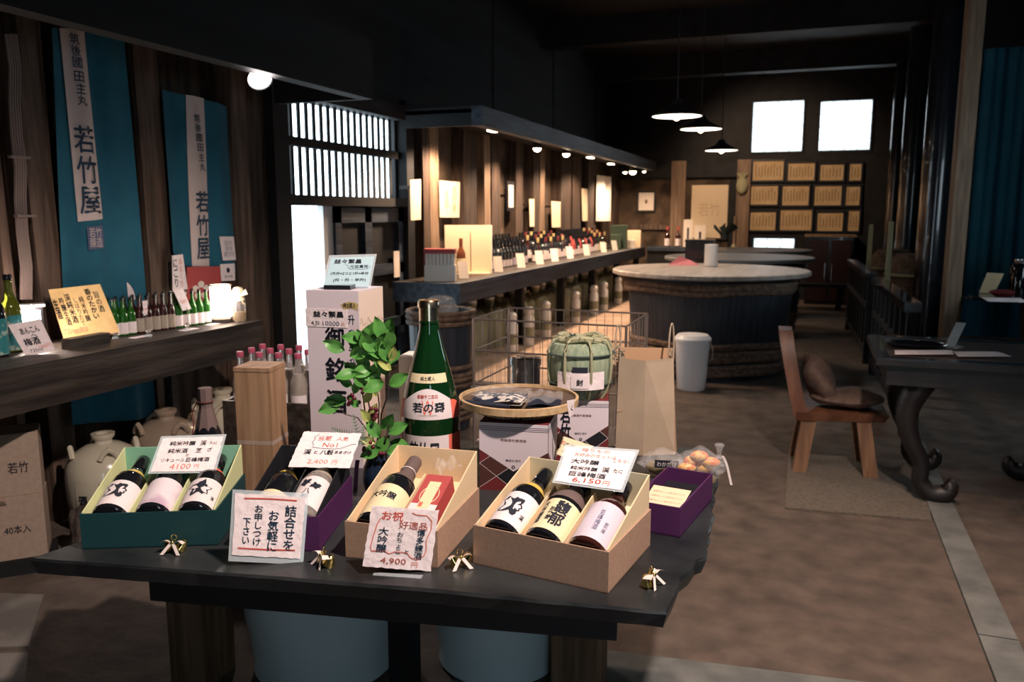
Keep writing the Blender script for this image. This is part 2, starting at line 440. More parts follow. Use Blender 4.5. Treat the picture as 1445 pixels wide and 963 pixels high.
# concrete kerb along the aisle, an expansion strip in front and flagstones on the left
for i, (y0, y1) in enumerate(((-0.5, 1.2), (1.21, 2.9), (2.91, 5.4))):
    mb = MB(); mb.box(0.585, 0.70, y0, y1, -0.01, 0.016); struct('kerb_stone', mb, 'concrete', floor)
mb = MB(); a = at_z(850, 938, 0); b = at_z(1420, 985, 0)
mb.hexa([(a.x - 0.4, a.y - 1.2, -0.01), (0.58, a.y - 1.2, -0.01), (0.58, b.y - 0.02, -0.01), (a.x - 0.4, a.y + 0.03, -0.01),
         (a.x - 0.4, a.y - 1.2, 0.006), (0.58, a.y - 1.2, 0.006), (0.58, b.y - 0.02, 0.006), (a.x - 0.4, a.y + 0.03, 0.006)])
struct('concrete_strip', mb, 'concrete', floor)
for quad in (((-60, 838), (62, 842), (40, 915), (-80, 920)), ((-100, 930), (40, 924), (30, 1010), (-120, 1010))):
    mb = MB(); P = [at_z(x, y, 0) for x, y in quad]
    mb.prism([(p.x, p.y) for p in reversed(P)], -0.01, 0.008); struct('flagstone', mb, 'flagstone', floor)
mb = MB(); mb.box(-3.28, -1.55, 5.7, 13.9, -0.01, 0.12)
struct('raised_step', mb, 'pale_earth', floor)
# ceiling and beams
mb = MB(); mb.box(-3.6, 3.0, -2.2, 14.4, 3.75, 3.85); ceil = struct('ceiling', mb, 'black_wood')
for y in (1.2, 4.2, 7.2, 10.2, 12.9):
    mb = MB(); mb.box(-3.4, 2.6, y - 0.11, y + 0.11, 3.43, 3.75); struct('ceiling_beam', mb, 'black_wood', ceil)
# left wall, in boards, with the door bay left open
d0 = at_x(400, 270, XW).y; d1 = at_x(566, 276, XW).y; zl = 1.52; zt = 2.16
wl = sempty('wall_left', (XW, 0, 0))
def wl_board(y0, y1, z0, z1, m='wall_board', t=0.08, name='board', x=0.0):
    mb = MB(); mb.box(x - t, x, y0, y1, z0, z1); return struct(name, mb, m, wl)
y = -2.2; k = 0
while y < d0 - 0.13:
    w = min(0.30 + 0.05 * (k % 3), d0 - 0.13 - y)
    wl_board(y + 0.003, y + w - 0.003, 0, 3.75, x=-0.012 * (k % 2)); y += w; k += 1
wl_board(d0 - 0.14, d1 + 0.14, zt + 0.09, 3.75, 'black_wood', name='upper_board')
y = d1 + 0.12; k = 0
while y < YE:
    w = min(0.95 + 0.13 * (k % 3), YE - y)
    wl_board(y, y + w, 0, 2.25, 'clay_wall', name='plaster_panel', x=-0.01 * (k % 2)); wl_board(y, y + w, 2.25, 3.75, 'black_wood', name='upper_board', x=-0.01 * (k % 2)); y += w; k += 1  # clay wall above the hood made black, its shade put into the colour
# the door bay: jambs, lintel, lattice, sliding door
door = sempty('door_1', (XW, 0, 0))
def dpart(name, y0, y1, z0, z1, m='black_wood', x0=-0.1, x1=0.06):
    mb = MB(); mb.box(x0, x1, y0, y1, z0, z1); return struct(name, mb, m, door)
dpart('jamb', d0 - 0.16, d0, 0, zt + 0.16); dpart('jamb', d1, d1 + 0.13, 0, zt + 0.16)
dpart('lintel', d0, d1, zl - 0.07, zl); dpart('head_beam', d0, d1, zt, zt + 0.12)
zm = at_x(480, 207, XW).z
dpart('mid_rail', d0, d1, zm - 0.035, zm + 0.025, x0=-0.06, x1=0.0)
nb = 18; st = (d1 - d0) / nb
for i in range(nb):
    dpart('lattice_bar', d0 + i * st + st * 0.62, d0 + (i + 1) * st, zl, zt, x0=-0.045, x1=-0.033)
s0 = at_x(476, 400, XW).y
dpart('white_stile', s0 - 0.14, s0 - 0.02, 0, zl - 0.07, 'porcelain', -0.06, -0.01)
sl = struct('sliding_door', MB().box(-0.05, -0.02, s0 - 0.02, d1, 0.02, zl - 0.07), 'black_wood', door)
for (a0, a1, b0, b1) in ((0, 0.08, 0, 1), (0.40, 0.50, 0, 1), (0.92, 1, 0, 1), (0, 1, 0.0, 0.08), (0, 1, 0.30, 0.36), (0, 1, 0.62, 0.68), (0, 1, 0.92, 1)):
    L = d1 - s0 + 0.02
    struct('door_rail', MB().box(-0.02, 0.015, s0 - 0.02 + a0 * L, s0 - 0.02 + a1 * L, 0.02 + b0 * 1.42, 0.02 + b1 * 1.42), 'hood_wood', sl)
p = at_x(560, 373, XW + 0.02)
struct('paper_notice', MB().box(0.016, 0.02, p.y - 0.05, p.y + 0.05, p.z - 0.11, p.z + 0.11), 'white_paper', sl)
# ground and pale courtyard wall outside the door
g = struct('outside_ground', MB().box(-9, -3.42, 0, 12, -0.1, -0.02), 'white_ground')
# far wall with three papered windows
def yhole(px0, px1, py0, py1):
    a = at_y(px0, py1, YE); b = at_y(px1, py0, YE); return a.x, b.x, a.z, b.z
W1 = yhole(1060, 1135, 141, 215); W2 = yhole(1155, 1232, 140, 215); W3 = yhole(1063, 1121, 337, 350)
we = sempty('wall_back', (0, YE, 0))
def we_piece(x0, x1, z0, z1, m='black_wood', name='wall_panel', y0=0.0, y1=0.12):
    return struct(name, MB().box(x0, x1, y0, y1, z0, z1), m, we)
we_piece(-3.6, W1[0] - 0.32, 0, 1.95, 'clay_wall'); we_piece(-3.6, W1[0] - 0.32, 1.95, 3.75)
we_piece(W1[0] - 0.32, W1[0], 0, 3.75); we_piece(W2[1], 3.0, 0, 3.75)
we_piece(W1[0], W1[1], W1[3], 3.75); we_piece(W2[0], W2[1], W2[3], 3.75); we_piece(W1[1], W2[0], W1[2], 3.75)
we_piece(W1[0], W2[1], W3[3], W1[2]); we_piece(W1[0], W2[1], 0, W3[2])
we_piece(W1[0], W3[0], W3[2], W3[3]); we_piece(W3[1], W2[1], W3[2], W3[3])
for i, (x0, x1, z0, z1) in enumerate((W1, W2, W3)):
    w = sempty('window_%d' % (i + 1), (x0, YE, z0)); L, Hh = x1 - x0, z1 - z0
    nx, nz = (4, 4) if i < 2 else (3, 1)
    for a in range(nx):
        for b in range(nz):
            struct('pane', MB().box(a * L / nx + 0.002, (a + 1) * L / nx - 0.002, 0.05, 0.052, b * Hh / nz + 0.002, (b + 1) * Hh / nz - 0.002), 'shoji', w)
    for a in range(1, nx): struct('muntin', MB().box(a * L / nx - 0.006, a * L / nx + 0.006, 0.03, 0.048, 0, Hh), 'pale_post', w)
    for b in range(1, nz): struct('muntin', MB().box(0, L, 0.032, 0.046, b * Hh / nz - 0.005, b * Hh / nz + 0.005), 'pale_post', w)
    fr = MB(); fr.box(-0.03, 0, -0.02, 0.03, -0.03, Hh + 0.03); fr.box(L, L + 0.03, -0.02, 0.03, -0.03, Hh + 0.03)
    fr.box(0, L, -0.02, 0.03, -0.03, 0); fr.box(0, L, -0.02, 0.03, Hh, Hh + 0.03)
    struct('window_frame', fr, 'black_wood', w)
# right wall behind the colonnade, and the wall behind the camera with its entrance
wr = sempty('wall_right', (2.30, 0, 0))
for y0, y1, z0, z1 in ((-2.2, 5.6, 0, 3.75), (7.0, 14.4, 0, 3.75), (5.6, 7.0, 0, 1.2), (5.6, 7.0, 2.0, 3.75)):
    struct('plaster_panel', MB().box(0, 0.1, y0, y1, z0, z1), 'teal_wall', wr)
w = sempty('window_4', (2.30, 5.6, 1.2))  # unseen opening added to throw cool daylight on the fence and carved table
for k in range(5): struct('window_bar', MB().box(0.03, 0.07, 0.34 * k, 0.34 * k + 0.04, 0, 0.8), 'black_wood', w)
wf = sempty('wall_front', (0, -2.0, 0))
struct('wall_panel', MB().box(-3.6, 0.8, -0.1, 0, 0, 3.75), 'wall_board', wf)
struct('wall_panel', MB().box(1.4, 3.0, -0.1, 0, 0, 3.75), 'wall_board', wf)
struct('wall_panel', MB().box(0.8, 1.4, -0.1, 0, 2.1, 3.75), 'wall_board', wf)

# posts along the left wall
def wall_post(px0, px1, py, z0=0.0, z1=3.75, m='post_wood', x=XW, t=0.13):
    a = at_x(px0, py, x + t).y; b = at_x(px1, py, x + t).y
    mb = MB(); n = 7; rnd = random.Random(int(px0))
    for i in range(n):
        za = z0 + (z1 - z0) * i / n; zb = z0 + (z1 - z0) * (i + 1) / n
    ring = []
    for i in range(n + 1):
        z = z0 + (z1 - z0) * i / n; d = rnd.uniform(-0.012, 0.012); e = rnd.uniform(-0.01, 0.01)
        ring.append([(x, a + d, z), (x + t, a + d, z), (x + t, b + e, z), (x, b + e, z)])
    vs = [v for r in ring for v in r]; fs = [(4 * i + k, 4 * i + (k + 1) % 4, 4 * i + 4 + (k + 1) % 4, 4 * i + 4 + k) for i in range(n) for k in range(4)]
    mb.add([(v[0] - XW, v[1], v[2]) for v in vs], fs + [(0, 1, 2, 3), (4 * n, 4 * n + 1, 4 * n + 2, 4 * n + 3)])
    return struct('post', mb, m, wl)
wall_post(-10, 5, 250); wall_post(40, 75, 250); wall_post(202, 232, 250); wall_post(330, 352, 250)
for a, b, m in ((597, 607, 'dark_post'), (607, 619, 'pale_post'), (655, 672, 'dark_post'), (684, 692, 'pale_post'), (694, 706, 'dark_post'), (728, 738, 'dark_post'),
                (753, 761, 'dark_post'), (762, 769, 'pale_post'), (792, 806, 'dark_post'), (808, 820, 'dark_post'), (830, 841, 'dark_post'), (866, 874, 'dark_post')):  # pale posts put the lit edges of the dark posts into colour
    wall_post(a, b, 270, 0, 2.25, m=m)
# bundle of cables fixed beside the left post
cb = thing('cable_bundle', 'bundle of pale electric cables running down the wall beside the first banner', 'cable', (XW, 0, 0))
for i in range(5):
    pts = []
    for j in range(9):
        q = at_x(8 + 3.4 * i + 20 * j / 8 * 1.1 + (3 if j % 3 == 1 else 0), 48 + 375 * j / 8, XW + 0.16); pts.append((q.x - XW, q.y, q.z))
    part('cable', MB().tube(pts, 0.006, 5), 'cable', cb)
for py in (222, 305):
    q = at_x(27 + (py - 222) * 0.1, py, XW + 0.165)
    part('cable_clip', MB().box(q.x - XW - 0.01, q.x - XW + 0.012, q.y - 0.045, q.y + 0.045, q.z - 0.005, q.z + 0.005), 'cable', cb)

# hoods over the two shelves
XH = -2.52
def hood(name, label, y0, y1, z0, z1, ret, m='hood_wood'):
    t = thing(name, label, 'hood', (XH, y0, z0))
    part('front_beam', MB().box(-0.06, 0.03, 0, y1 - y0, 0, z1 - z0), m, t)
    part('soffit', MB().box(XW - XH + 0.14, -0.06, 0, y1 - y0, z1 - z0 - 0.05, z1 - z0 - 0.02), 'black_wood', t)
    for yy in ret: part('end_board', MB().box(XW - XH + 0.14, -0.06, yy - y0, yy - y0 + 0.04, 0, z1 - z0), 'black_wood', t)
    return t
e1 = at_x(521, 138, XH).y
hood('shelf_hood', 'black wooden hood beam above the banners and bottle ledge', -1.5, e1, at_x(510, 138, XH).z, at_x(510, 138, XH).z + 0.34, (e1 - 0.04,), 'black_wood')
c2 = at_x(675, 165, XH)
hood('shelf_hood', 'long blue-black wooden hood with spotlights over the tasting counter', c2.y, 13.6, at_x(675, 177, XH).z, at_x(675, 149, XH).z, (c2.y,))

# ================================================================== LEFT LEDGE
ZL = 0.85
t = thing('wall_ledge', 'thick dark wooden ledge holding small bottles below the blue banners', 'shelf', (XW, -0.8, 0))
part('shelf_beam', MB().box(0.20, at_z(370, 452, ZL).x - XW, 0, 3.49 + 0.8, ZL - 0.17, ZL), 'ledge_wood', t)
for yy in (0.9, 2.4, 4.04): part('support', MB().box(0.20, 0.25, yy, yy + 0.045, 0, ZL - 0.17), 'ledge_wood', t)

def banner(label, quad, x, stripe, texts, z_end, wave, stamp_q=None):
    n = Vector((1, 0, 0)); A = Vector((x, 0, 0))
    TL, TR, BR, BL = [at_plane(px, py, A, n) for px, py in quad]
    t = thing('cloth_banner', label, 'banner', (x, (BL.y + BR.y) / 2, BL.z), 0, 'blue banners on the wall')
    org = Vector((x, (BL.y + BR.y) / 2, BL.z))
    def wv(y, z): return 0.012 * math.sin(y * wave + z * 2.0) + 0.008 * math.sin(y * wave * 2.3 + 1)
    def fn(u, v):
        p = (BL.lerp(BR, u)).lerp(TL.lerp(TR, u), v); return Vector((x + wv(p.y, p.z), p.y, p.z)) - org
    part('cloth', MB().grid(fn, 40, 40), 'banner_cloth', t, True)
    S = [at_plane(px, py, A, n) for px, py in stripe]
    def fs(u, v):
        p = (S[3].lerp(S[2], u)).lerp(S[0].lerp(S[1], u), v); return Vector((x + 0.007 + wv(p.y, p.z), p.y, p.z)) - org
    sp = part('white_stripe', MB().grid(fs, 12, 40), 'banner_white', t, True)
    for ch, px, py, w, h, m in texts:
        c = at_plane(px, py, A, n); l = at_plane(px - w / 2, py, A, n); r2 = at_plane(px + w / 2, py, A, n); b2 = at_plane(px, py + h / 2, A, n); a2 = at_plane(px, py - h / 2, A, n)
        v, f, asp = text2d(ch, 0.014); mb = MB(); ww = r2.y - l.y; hh = a2.z - b2.z
        mb.add([Vector((x + 0.013 + wv(c.y + a * ww, c.z + b * hh), c.y + a * ww, c.z + b * hh)) - org for a, b in v], f)
        put('lettering', mb.mesh('lettering', m, 'raw'), sp)
    if stamp_q:
        P = [at_plane(px, py, A, n) for px, py in stamp_q]
        sq = part('seal_mark', MB().plate([Vector((x + 0.024, p.y, p.z)) - org for p in reversed(P)], n, 0.001), 'faded_ink', t)
        c = sum(P, Vector()) / 4; w = abs(P[1].y - P[0].y); h = abs(P[0].z - P[3].z)
        letter(sq, '若竹\n醸造', c.y - org.y, c.z - org.z, w * 0.8, h * 0.85, 'banner_white', (Vector((0.025, 0, 0)), Vector((0, 1, 0)), Vector((0, 0, 1)), n), 0.0)
    return t
T1 = [(c, 101 + 1.9 * i * 1.05, 55 + 16.8 * i + (3 if i > 2 else 0), 13, 15, 'navy_ink') for i, c in enumerate('筑後國田主丸')] + \
     [(c, 114 + 4.4 * i, 197 + 43 * i, 27, 39, 'navy_ink') for i, c in enumerate('若竹屋')]
banner('long blue cloth banner with white stripe and tall lettering beside the cables', ((69, 40), (172, 38), (222, 590), (102, 600)), XW + 0.165,
       ((80, 40), (119, 40), (143, 309), (109, 313)), T1, 0, 17, ((117, 320), (139, 318), (142, 350), (120, 353)))
T2 = [(c, 273 + 1.7 * i * 1.1, 167 + 13.8 * i, 9, 11, 'navy_ink') for i, c in enumerate('筑後國田主丸')] + \
     [(c, 283 + 1.2 * i, 285 + 33 * i, 18, 30, 'navy_ink') for i, c in enumerate('若竹屋')]
banner('shorter dark blue banner with white lettered stripe above the red poster', ((230, 126), (324, 150), (332, 386), (242, 372)), XW + 0.165,
       ((260, 134), (285, 139), (296, 376), (272, 376)), T2, 0, 13)
def wall_sheet(name, label, cat, quad, m, texts=(), x=XW + 0.14, lines=(), back=None, bv=0.8):
    t, fr, W, H = card(name, label, cat, quad, (x, 0, 0), (1, 0, 0), m, texts, lines, th=0.003)
    c = fr[0] + fr[1] * W * 0.5 + fr[2] * H * bv
    part('mounting_block', MB().box(XW - x + 0.001 if back is None else -back, -0.0031, c.y - 0.015, c.y + 0.015, c.z - 0.015, c.z + 0.015), 'ledge_wood', t)
    return t
wall_sheet('wall_poster', 'red poster with a white flower shape hung under the short banner', 'poster', ((264, 377), (312, 376), (312, 424), (264, 428)), 'red_card',
           [('✿', 0.4, 0.35, 0.5, 0.5, 'white_paper', 0)], XW + 0.19, bv=0.2)
wall_sheet('wall_notice', 'upper white notice sheet pinned on the short banner', 'notice', ((310, 334), (330, 334), (333, 367), (315, 368)), 'washi',
           [('お知らせ\n地酒の会\n試飲できます', 0.5, 0.5, 0.8, 0.7, 'faded_ink', 0)], XW + 0.195, back=0.02)
wall_sheet('wall_notice', 'lower white notice sheet with a round crest beside the red poster', 'notice', ((311, 373), (331, 372), (332, 396), (313, 397)), 'washi',
           [('●', 0.5, 0.62, 0.25, 0.3, 'ink', 0), ('若竹屋', 0.5, 0.25, 0.6, 0.15, 'ink', 0)], XW + 0.20)
wall_sheet('round_sign', 'white oval paper sign with brush writing in front of the post', 'sign', ((243, 361), (258, 359), (265, 408), (244, 412)), 'washi',
           [(vert('にごり'), 0.35, 0.5, 0.35, 0.8, 'ink', 0.02), (vert('あまくち'), 0.75, 0.5, 0.25, 0.8, 'pink_ink', 0)], XW + 0.20, back=0.022)
c0 = at_x(172, 425, XW + 0.16)
fan = [(c0.y + 0.085 * math.cos(R(a)), c0.z + 0.10 * math.sin(R(a))) for a in range(0, 181, 15)]
fo = part('paper_fan', MB().plate([Vector((0, a - c0.y, b - c0.z)) for a, b in fan], Vector((1, 0, 0)), 0.004), 'washi', loc=c0)
tag(fo, 'pale half-round paper fan standing behind the small green bottles', 'fan')

# clip lamp under the first hood
q = at_x(367, 112, XH - 0.15)
t = thing('clip_lamp', 'white glowing reflector lamp clipped under the hood beam beside the lattice', 'lamp', q)
dirv = Vector((0.62, -0.45, -0.62)).normalized(); rotm = dirv.to_track_quat('Z', 'Y').to_matrix()
mb = MB(); mb.lathe([(0.02, -0.09), (0.035, -0.06), (0.065, 0.0), (0.062, 0.0), (0.03, -0.05)], 18, caps=False)
o = part('reflector', MB().add([rotm @ Vector(v) for v in mb.v], mb.f), 'lamp_enamel', t, True)
mb = MB(); mb.lathe([(0.058, -0.006), (0.05, 0.004), (0.0001, 0.008)], 18)
part('bulb', MB().add([rotm @ Vector(v) for v in mb.v], mb.f), 'glow_white', t, True)
part('clip_arm', MB().tube([rotm @ Vector((0, 0, -0.085)), (-0.03, 0.03, 0.10), (0.03, 0.02, 0.11), (0.095, 0.01, 0.10)], 0.008, 6), 'iron', t)
lamp('clip_lamp_light', 'SPOT', q + dirv * 0.03, 45, (1.0, 0.90, 0.86), 0.05, q + dirv * 2, 110, 0.6)

# things on the ledge -------------------------------------------------
def on_ledge(px, py): return at_z(px, py, ZL)
bt_big, _ = bottle_parts(0.31, 0.040, 'bottle_olive', 'bottle_black', 'label_teal', (0.03, 0.48), 120)
stamp('sake_bottle', bt_big, 'olive green bottle with teal patterned label on the ledge behind the plum wine sign', 'bottle', None, on_ledge(20, 496))
bt_big2, _ = bottle_parts(0.31, 0.040, 'bottle_black', 'bottle_black', 'label_teal', (0.03, 0.48), 120)
stamp('sake_bottle', bt_big2, 'dark bottle with teal patterned label at the ledge end by the cables', 'bottle', None, on_ledge(-2, 503))
gA, _ = bottle_parts(0.172, 0.0205, 'bottle_lime', 'bottle_black', 'label_white', (0.06, 0.36), 100, 14)
gB, _ = bottle_parts(0.172, 0.0205, 'bottle_brown', 'bottle_black', 'label_dull', (0.06, 0.42), 100, 14)
def rows(cols, parts, nrow, label, group):
    for k in cols:
        p = Vector((-2.912, 2.775, ZL)) + Vector((0.072, 0.51, 0)) * (k / 12)
        for r in range(nrow):
            stamp('small_sake_bottle', parts, label + (', front row', ', middle row', ', back row')[r], 'bottle', group, (p.x - 0.046 * r, p.y + 0.004 * r, ZL), R(60) + random.uniform(-0.2, 0.2))
rows(range(0, 3), gA, 3, 'small green bottle with white label next to the yellow menu card', 'green bottles beside the menu card')
rows(range(3, 8), gB, 3, 'small dark bottle with paper label between the green bottle groups', 'dark bottles on the ledge')
rows(range(8, 13), gA, 3, 'small green bottle with white label beside the glowing lamp shade', 'green bottles beside the lamp')
# signs on the ledge
p = on_ledge(60, 500); n = toward(p, R(28), R(-8))
card('price_card', 'white card with brushed plum wine lettering standing at the ledge front', 'sign', ((11, 459), (57, 450), (78, 494), (37, 504)), p, n, 'washi',
     [('あんこん', 0.5, 0.74, 0.62, 0.2, 'ink', 0.03), ('へ', 0.55, 0.56, 0.18, 0.1, 'ink', 0.03), ('梅酒', 0.40, 0.40, 0.5, 0.24, 'ink', 0.03), ('720ml', 0.4, 0.13, 0.4, 0.1, 'ink', 0.0), ('1360円', 0.72, 0.2, 0.4, 0.12, 'pink_ink', 0)])
p = on_ledge(132, 481); n = toward(p, R(24), R(-4))
card('menu_card', 'large yellow card with vertical brush writing on a wooden block', 'sign', ((68, 409), (141, 401), (169, 469), (91, 482)), p, n, 'yellow_card',
     [(vert('旨の酒'), 0.86, 0.66, 0.11, 0.42, 'ink', 0.01), (vert('香のたかい'), 0.72, 0.64, 0.12, 0.60, 'ink', 0.03), (vert('純米吟醸'), 0.56, 0.56, 0.09, 0.5, 'ink', 0.01),
      (vert('しぼりたて'), 0.45, 0.52, 0.08, 0.55, 'ink', 0.0), (vert('渓純米酒'), 0.32, 0.60, 0.11, 0.58, 'ink', 0.02), (vert('吟醸生酒'), 0.20, 0.56, 0.09, 0.56, 'ink', 0.02),
      (vert('生酒'), 0.08, 0.62, 0.09, 0.4, 'ink', 0.03), ('850', 0.42, 0.17, 0.14, 0.1, 'pink_ink', 0), ('980', 0.27, 0.15, 0.14, 0.1, 'pink_ink', 0), ('720', 0.12, 0.17, 0.14, 0.1, 'pink_ink', 0)])
q = on_ledge(124, 489)
bl = part('wooden_block', MB().box(-0.03, 0.02, -0.10, 0.10, 0, 0.045), 'ledge_wood', loc=(q.x, q.y, ZL)); tag(bl, 'dark wooden block propping the yellow menu card', 'block')
q = on_ledge(58, 484)
t = thing('display_light', 'small black display light with a white glowing face behind the cards', 'lamp', (q.x, q.y - 0.045, ZL), R(55))
part('housing', MB().box(-0.05, 0.05, -0.02, 0.04, 0, 0.16), 'lamp_enamel', t)
part('glowing_face', MB().box(-0.04, 0.04, -0.026, -0.021, 0.02, 0.145), 'glow_white', t)
part('top_plate', MB().box(-0.06, 0.06, -0.03, 0.05, 0.16, 0.17), 'porcelain', t)
lamp('display_light_glow', 'POINT', Vector((q.x + 0.03, q.y - 0.08, ZL + 0.14)), 7.0, (1.0, 0.78, 0.66), 0.04)
q = on_ledge(313, 455)
t = thing('table_lamp', 'small glowing white cylinder lamp at the end of the ledge', 'lamp', (q.x, q.y, ZL))
part('shade', MB().lathe([(0.050, 0.03), (0.050, 0.19)], 24, caps=False), 'glow_lamp', t, True)
part('base', MB().lathe([(0.05, 0), (0.05, 0.02), (0.02, 0.03)], 20), 'ledge_wood', t, True)
part('rim', MB().tube([(0.055 * math.cos(a), 0.055 * math.sin(a), 0.19) for a in [k * math.pi / 10 for k in range(20)]], 0.004, 5, True), 'pale_post', t)
lamp('table_lamp_light', 'POINT', Vector((q.x + 0.065, q.y - 0.03, ZL + 0.15)), 3.5, (1.0, 0.82, 0.70), 0.05)
q = on_ledge(338, 454)
t = thing('glass_jar', 'glass jar tied with a pale cloth top beside the glowing lamp', 'jar', (q.x, q.y, ZL))
part('glass', MB().lathe([(0.03, 0), (0.034, 0.01), (0.034, 0.10), (0.026, 0.125)], 16), 'bottle_clear', t, True)
part('contents', MB().lathe([(0.029, 0.004), (0.031, 0.05), (0.001, 0.055)], 14), 'label_gold', t, True)
part('cloth_top', MB().lathe([(0.034, 0.11), (0.029, 0.125), (0.036, 0.15), (0.02, 0.175), (0.001, 0.18)], 9), 'cream_paper', t)
part('bow', MB().add([(0.02, -0.02, 0.13), (0.07, -0.03, 0.17), (0.075, -0.02, 0.145), (0.06, -0.045, 0.10), (0.07, -0.03, 0.09)], [(0, 1, 2), (0, 3, 4)]), 'cream_paper', t)
for i, (quad, lab) in enumerate(((((244, 409), (258, 407), (270, 436), (258, 439)), 'small white price slip clipped to the green bottles by the lamp'),
                                 (((201, 425), (208, 424), (208, 444), (203, 446)), 'narrow white price slip clipped between the dark bottles'))):
    p = on_ledge(265, 462) if i == 0 else on_ledge(206, 472)
    sl_ = card('price_slip', lab, 'price tag', quad, Vector((-2.80 if i == 0 else -2.84, p.y, ZL)), (1, -0.15, 0.12), 'washi', [('500円', 0.5, 0.4, 0.6, 0.18, 'pink_ink', 0)])[0]
    part('holder_wire', MB().tube([(0, 0, 0.01), (0.002, 0, ZL - sl_.location.z + 0.001)], 0.0012, 5), 'wire', sl_)
for px, py in ((163, 477), (210, 474), (264, 465)):
    q = on_ledge(px, py)
    t = thing('card_clip', 'small clear glass card clip standing on the ledge front', 'card clip', (q.x + 0.02, q.y - 0.02, ZL), 0, 'card clips on the ledge')
    part('foot', MB().lathe([(0.014, 0), (0.014, 0.008), (0.006, 0.012)], 10), 'acrylic', t, True)
    part('clip', MB().sphere((0, 0, 0.026), 0.012, 8, 5), 'bottle_clear', t, True)
for px, py in ((190, 475), (258, 465), (294, 457)):
    q = on_ledge(px, py)
    o = part('flat_slip', MB().box(-0.02, 0.02, -0.05, 0.05, 0, 0.0015), 'washi', loc=(q.x + 0.035, q.y, ZL)); tag(o, 'blank white slip lying flat on the ledge edge', 'paper slip', 'slips lying on the ledge')

# under the ledge -----------------------------------------------------
def jar(name, label, loc, h, r, m, rz, txt=False):
    t = thing(name, label, 'jar', loc, rz, 'ceramic jars under the ledge')
    pr = [(r * 0.72, 0), (r * 0.86, h * 0.1), (r * 0.98, h * 0.35), (r, h * 0.55), (r * 0.97, h * 0.68), (r * 0.80, h * 0.80), (r * 0.45, h * 0.88), (r * 0.25, h * 0.90)]
    part('body', MB().lathe(pr, 36), m, t, True)
    part('neck', MB().lathe([(r * 0.24, h * 0.88), (r * 0.22, h * 0.93), (r * 0.30, h * 0.97), (r * 0.30, h), (r * 0.18, h), (r * 0.17, h * 0.93)], 24), m, t, True)
    for k in range(4):
        a = R(20 + 90 * k); c, s = math.cos(a), math.sin(a)
        pts = [(c * r * 0.80 + -s * r * 0.22 * u, s * r * 0.80 + c * r * 0.22 * u, h * (0.79 + 0.10 * (1 - u * u))) for u in (-1, -0.6, 0, 0.6, 1)]
        part('lug', MB().tube(pts, r * 0.075, 7), m, t, True)
    if txt:
        pl = part('paper_label', MB().patch(pr, h * 0.12, h * 0.60, R(-35), R(40), 12, 6, 0.002), 'jar_cream', t, True)
        for s, ac, zc, w, hh in (('若竹屋', 18, 0.36, 0.10, 0.20), ('酒造', -22, 0.34, 0.04, 0.10)):
            v, f, _ = text2d(vert(s), 0.03); mb = MB()
            for a, b in v:
                pass
            mb.add([((r + 0.004) * math.cos(R(-90 + ac) + a * w / r), (r + 0.004) * math.sin(R(-90 + ac) + a * w / r), zc * h + b * hh) for a, b in v], f)
            put('lettering', mb.mesh('lettering', 'ink', 'raw'), pl)
    return t
jar('ceramic_jar', 'glossy cream ceramic jar with black brush lettering under the ledge', (-2.93, 2.68, 0), 0.43, 0.165, 'jar_cream', R(35), True)
jar('ceramic_jar', 'matt tan ceramic jar with loop lugs between two cream jars', (-2.93, 3.06, 0), 0.45, 0.172, 'jar_tan', R(50))
jar('ceramic_jar', 'cream ceramic jar with knob lugs behind the tan jar', (-2.93, 3.47, 0), 0.47, 0.178, 'jar_cream', R(20))
cdir = at_z(70, 803, 0)
def carton(label, loc, rz, w, d, h, texts):
    t = thing('cardboard_carton', label, 'carton', loc, rz, 'stacked cartons by the ledge')
    part('body', MB().box(-w, 0, 0, d, 0, h), 'kraft_dull', t)
    for s in (0, 1): part('flap', MB().box(-w, 0, d * 0.5 * s + 0.002, d * 0.5 * (s + 1) - 0.002, h, h + 0.004), 'kraft_dull', t)
    part('hand_tab', MB().hexa([(-w * 0.62, -0.004, h * 0.90), (-w * 0.36, -0.004, h * 0.90), (-w * 0.36, 0, h * 0.90), (-w * 0.62, 0, h * 0.90),
                                (-w * 0.60, -0.02, h * 0.99), (-w * 0.38, -0.02, h * 0.99), (-w * 0.38, 0.0, h * 1.0), (-w * 0.60, 0.0, h * 1.0)]), 'kraft_dull', t)
    for s, cx, cz, ww, hh in texts:
        letter(t, s, cx, cz, ww, hh, 'ink', (Vector((0, 0, 0)), Vector((1, 0, 0)), Vector((0, 0, 1)), Vector((0, -1, 0))), 0.01)
    return t
carton('lower brown cardboard carton marked with a bottle count by the ledge', (cdir.x, cdir.y, 0.06), R(45), 0.34, 0.16, 0.25, [('40本入', -0.095, 0.12, 0.09, 0.035)])
carton('upper brown cardboard carton with a small stamped mark on the stack', (cdir.x - 0.01, cdir.y + 0.01, 0.315), R(47), 0.34, 0.16, 0.24, [('若竹', -0.075, 0.11, 0.07, 0.045), ('2', -0.28, 0.05, 0.02, 0.04)])
o = part('timber_pallet', MB().box(-0.36, 0.02, -0.02, 0.18, 0, 0.058), 'black_wood', loc=(cdir.x, cdir.y, 0)); o.rotation_euler.z = R(45)
tag(o, 'dark timber board lying beneath the cardboard cartons', 'board')
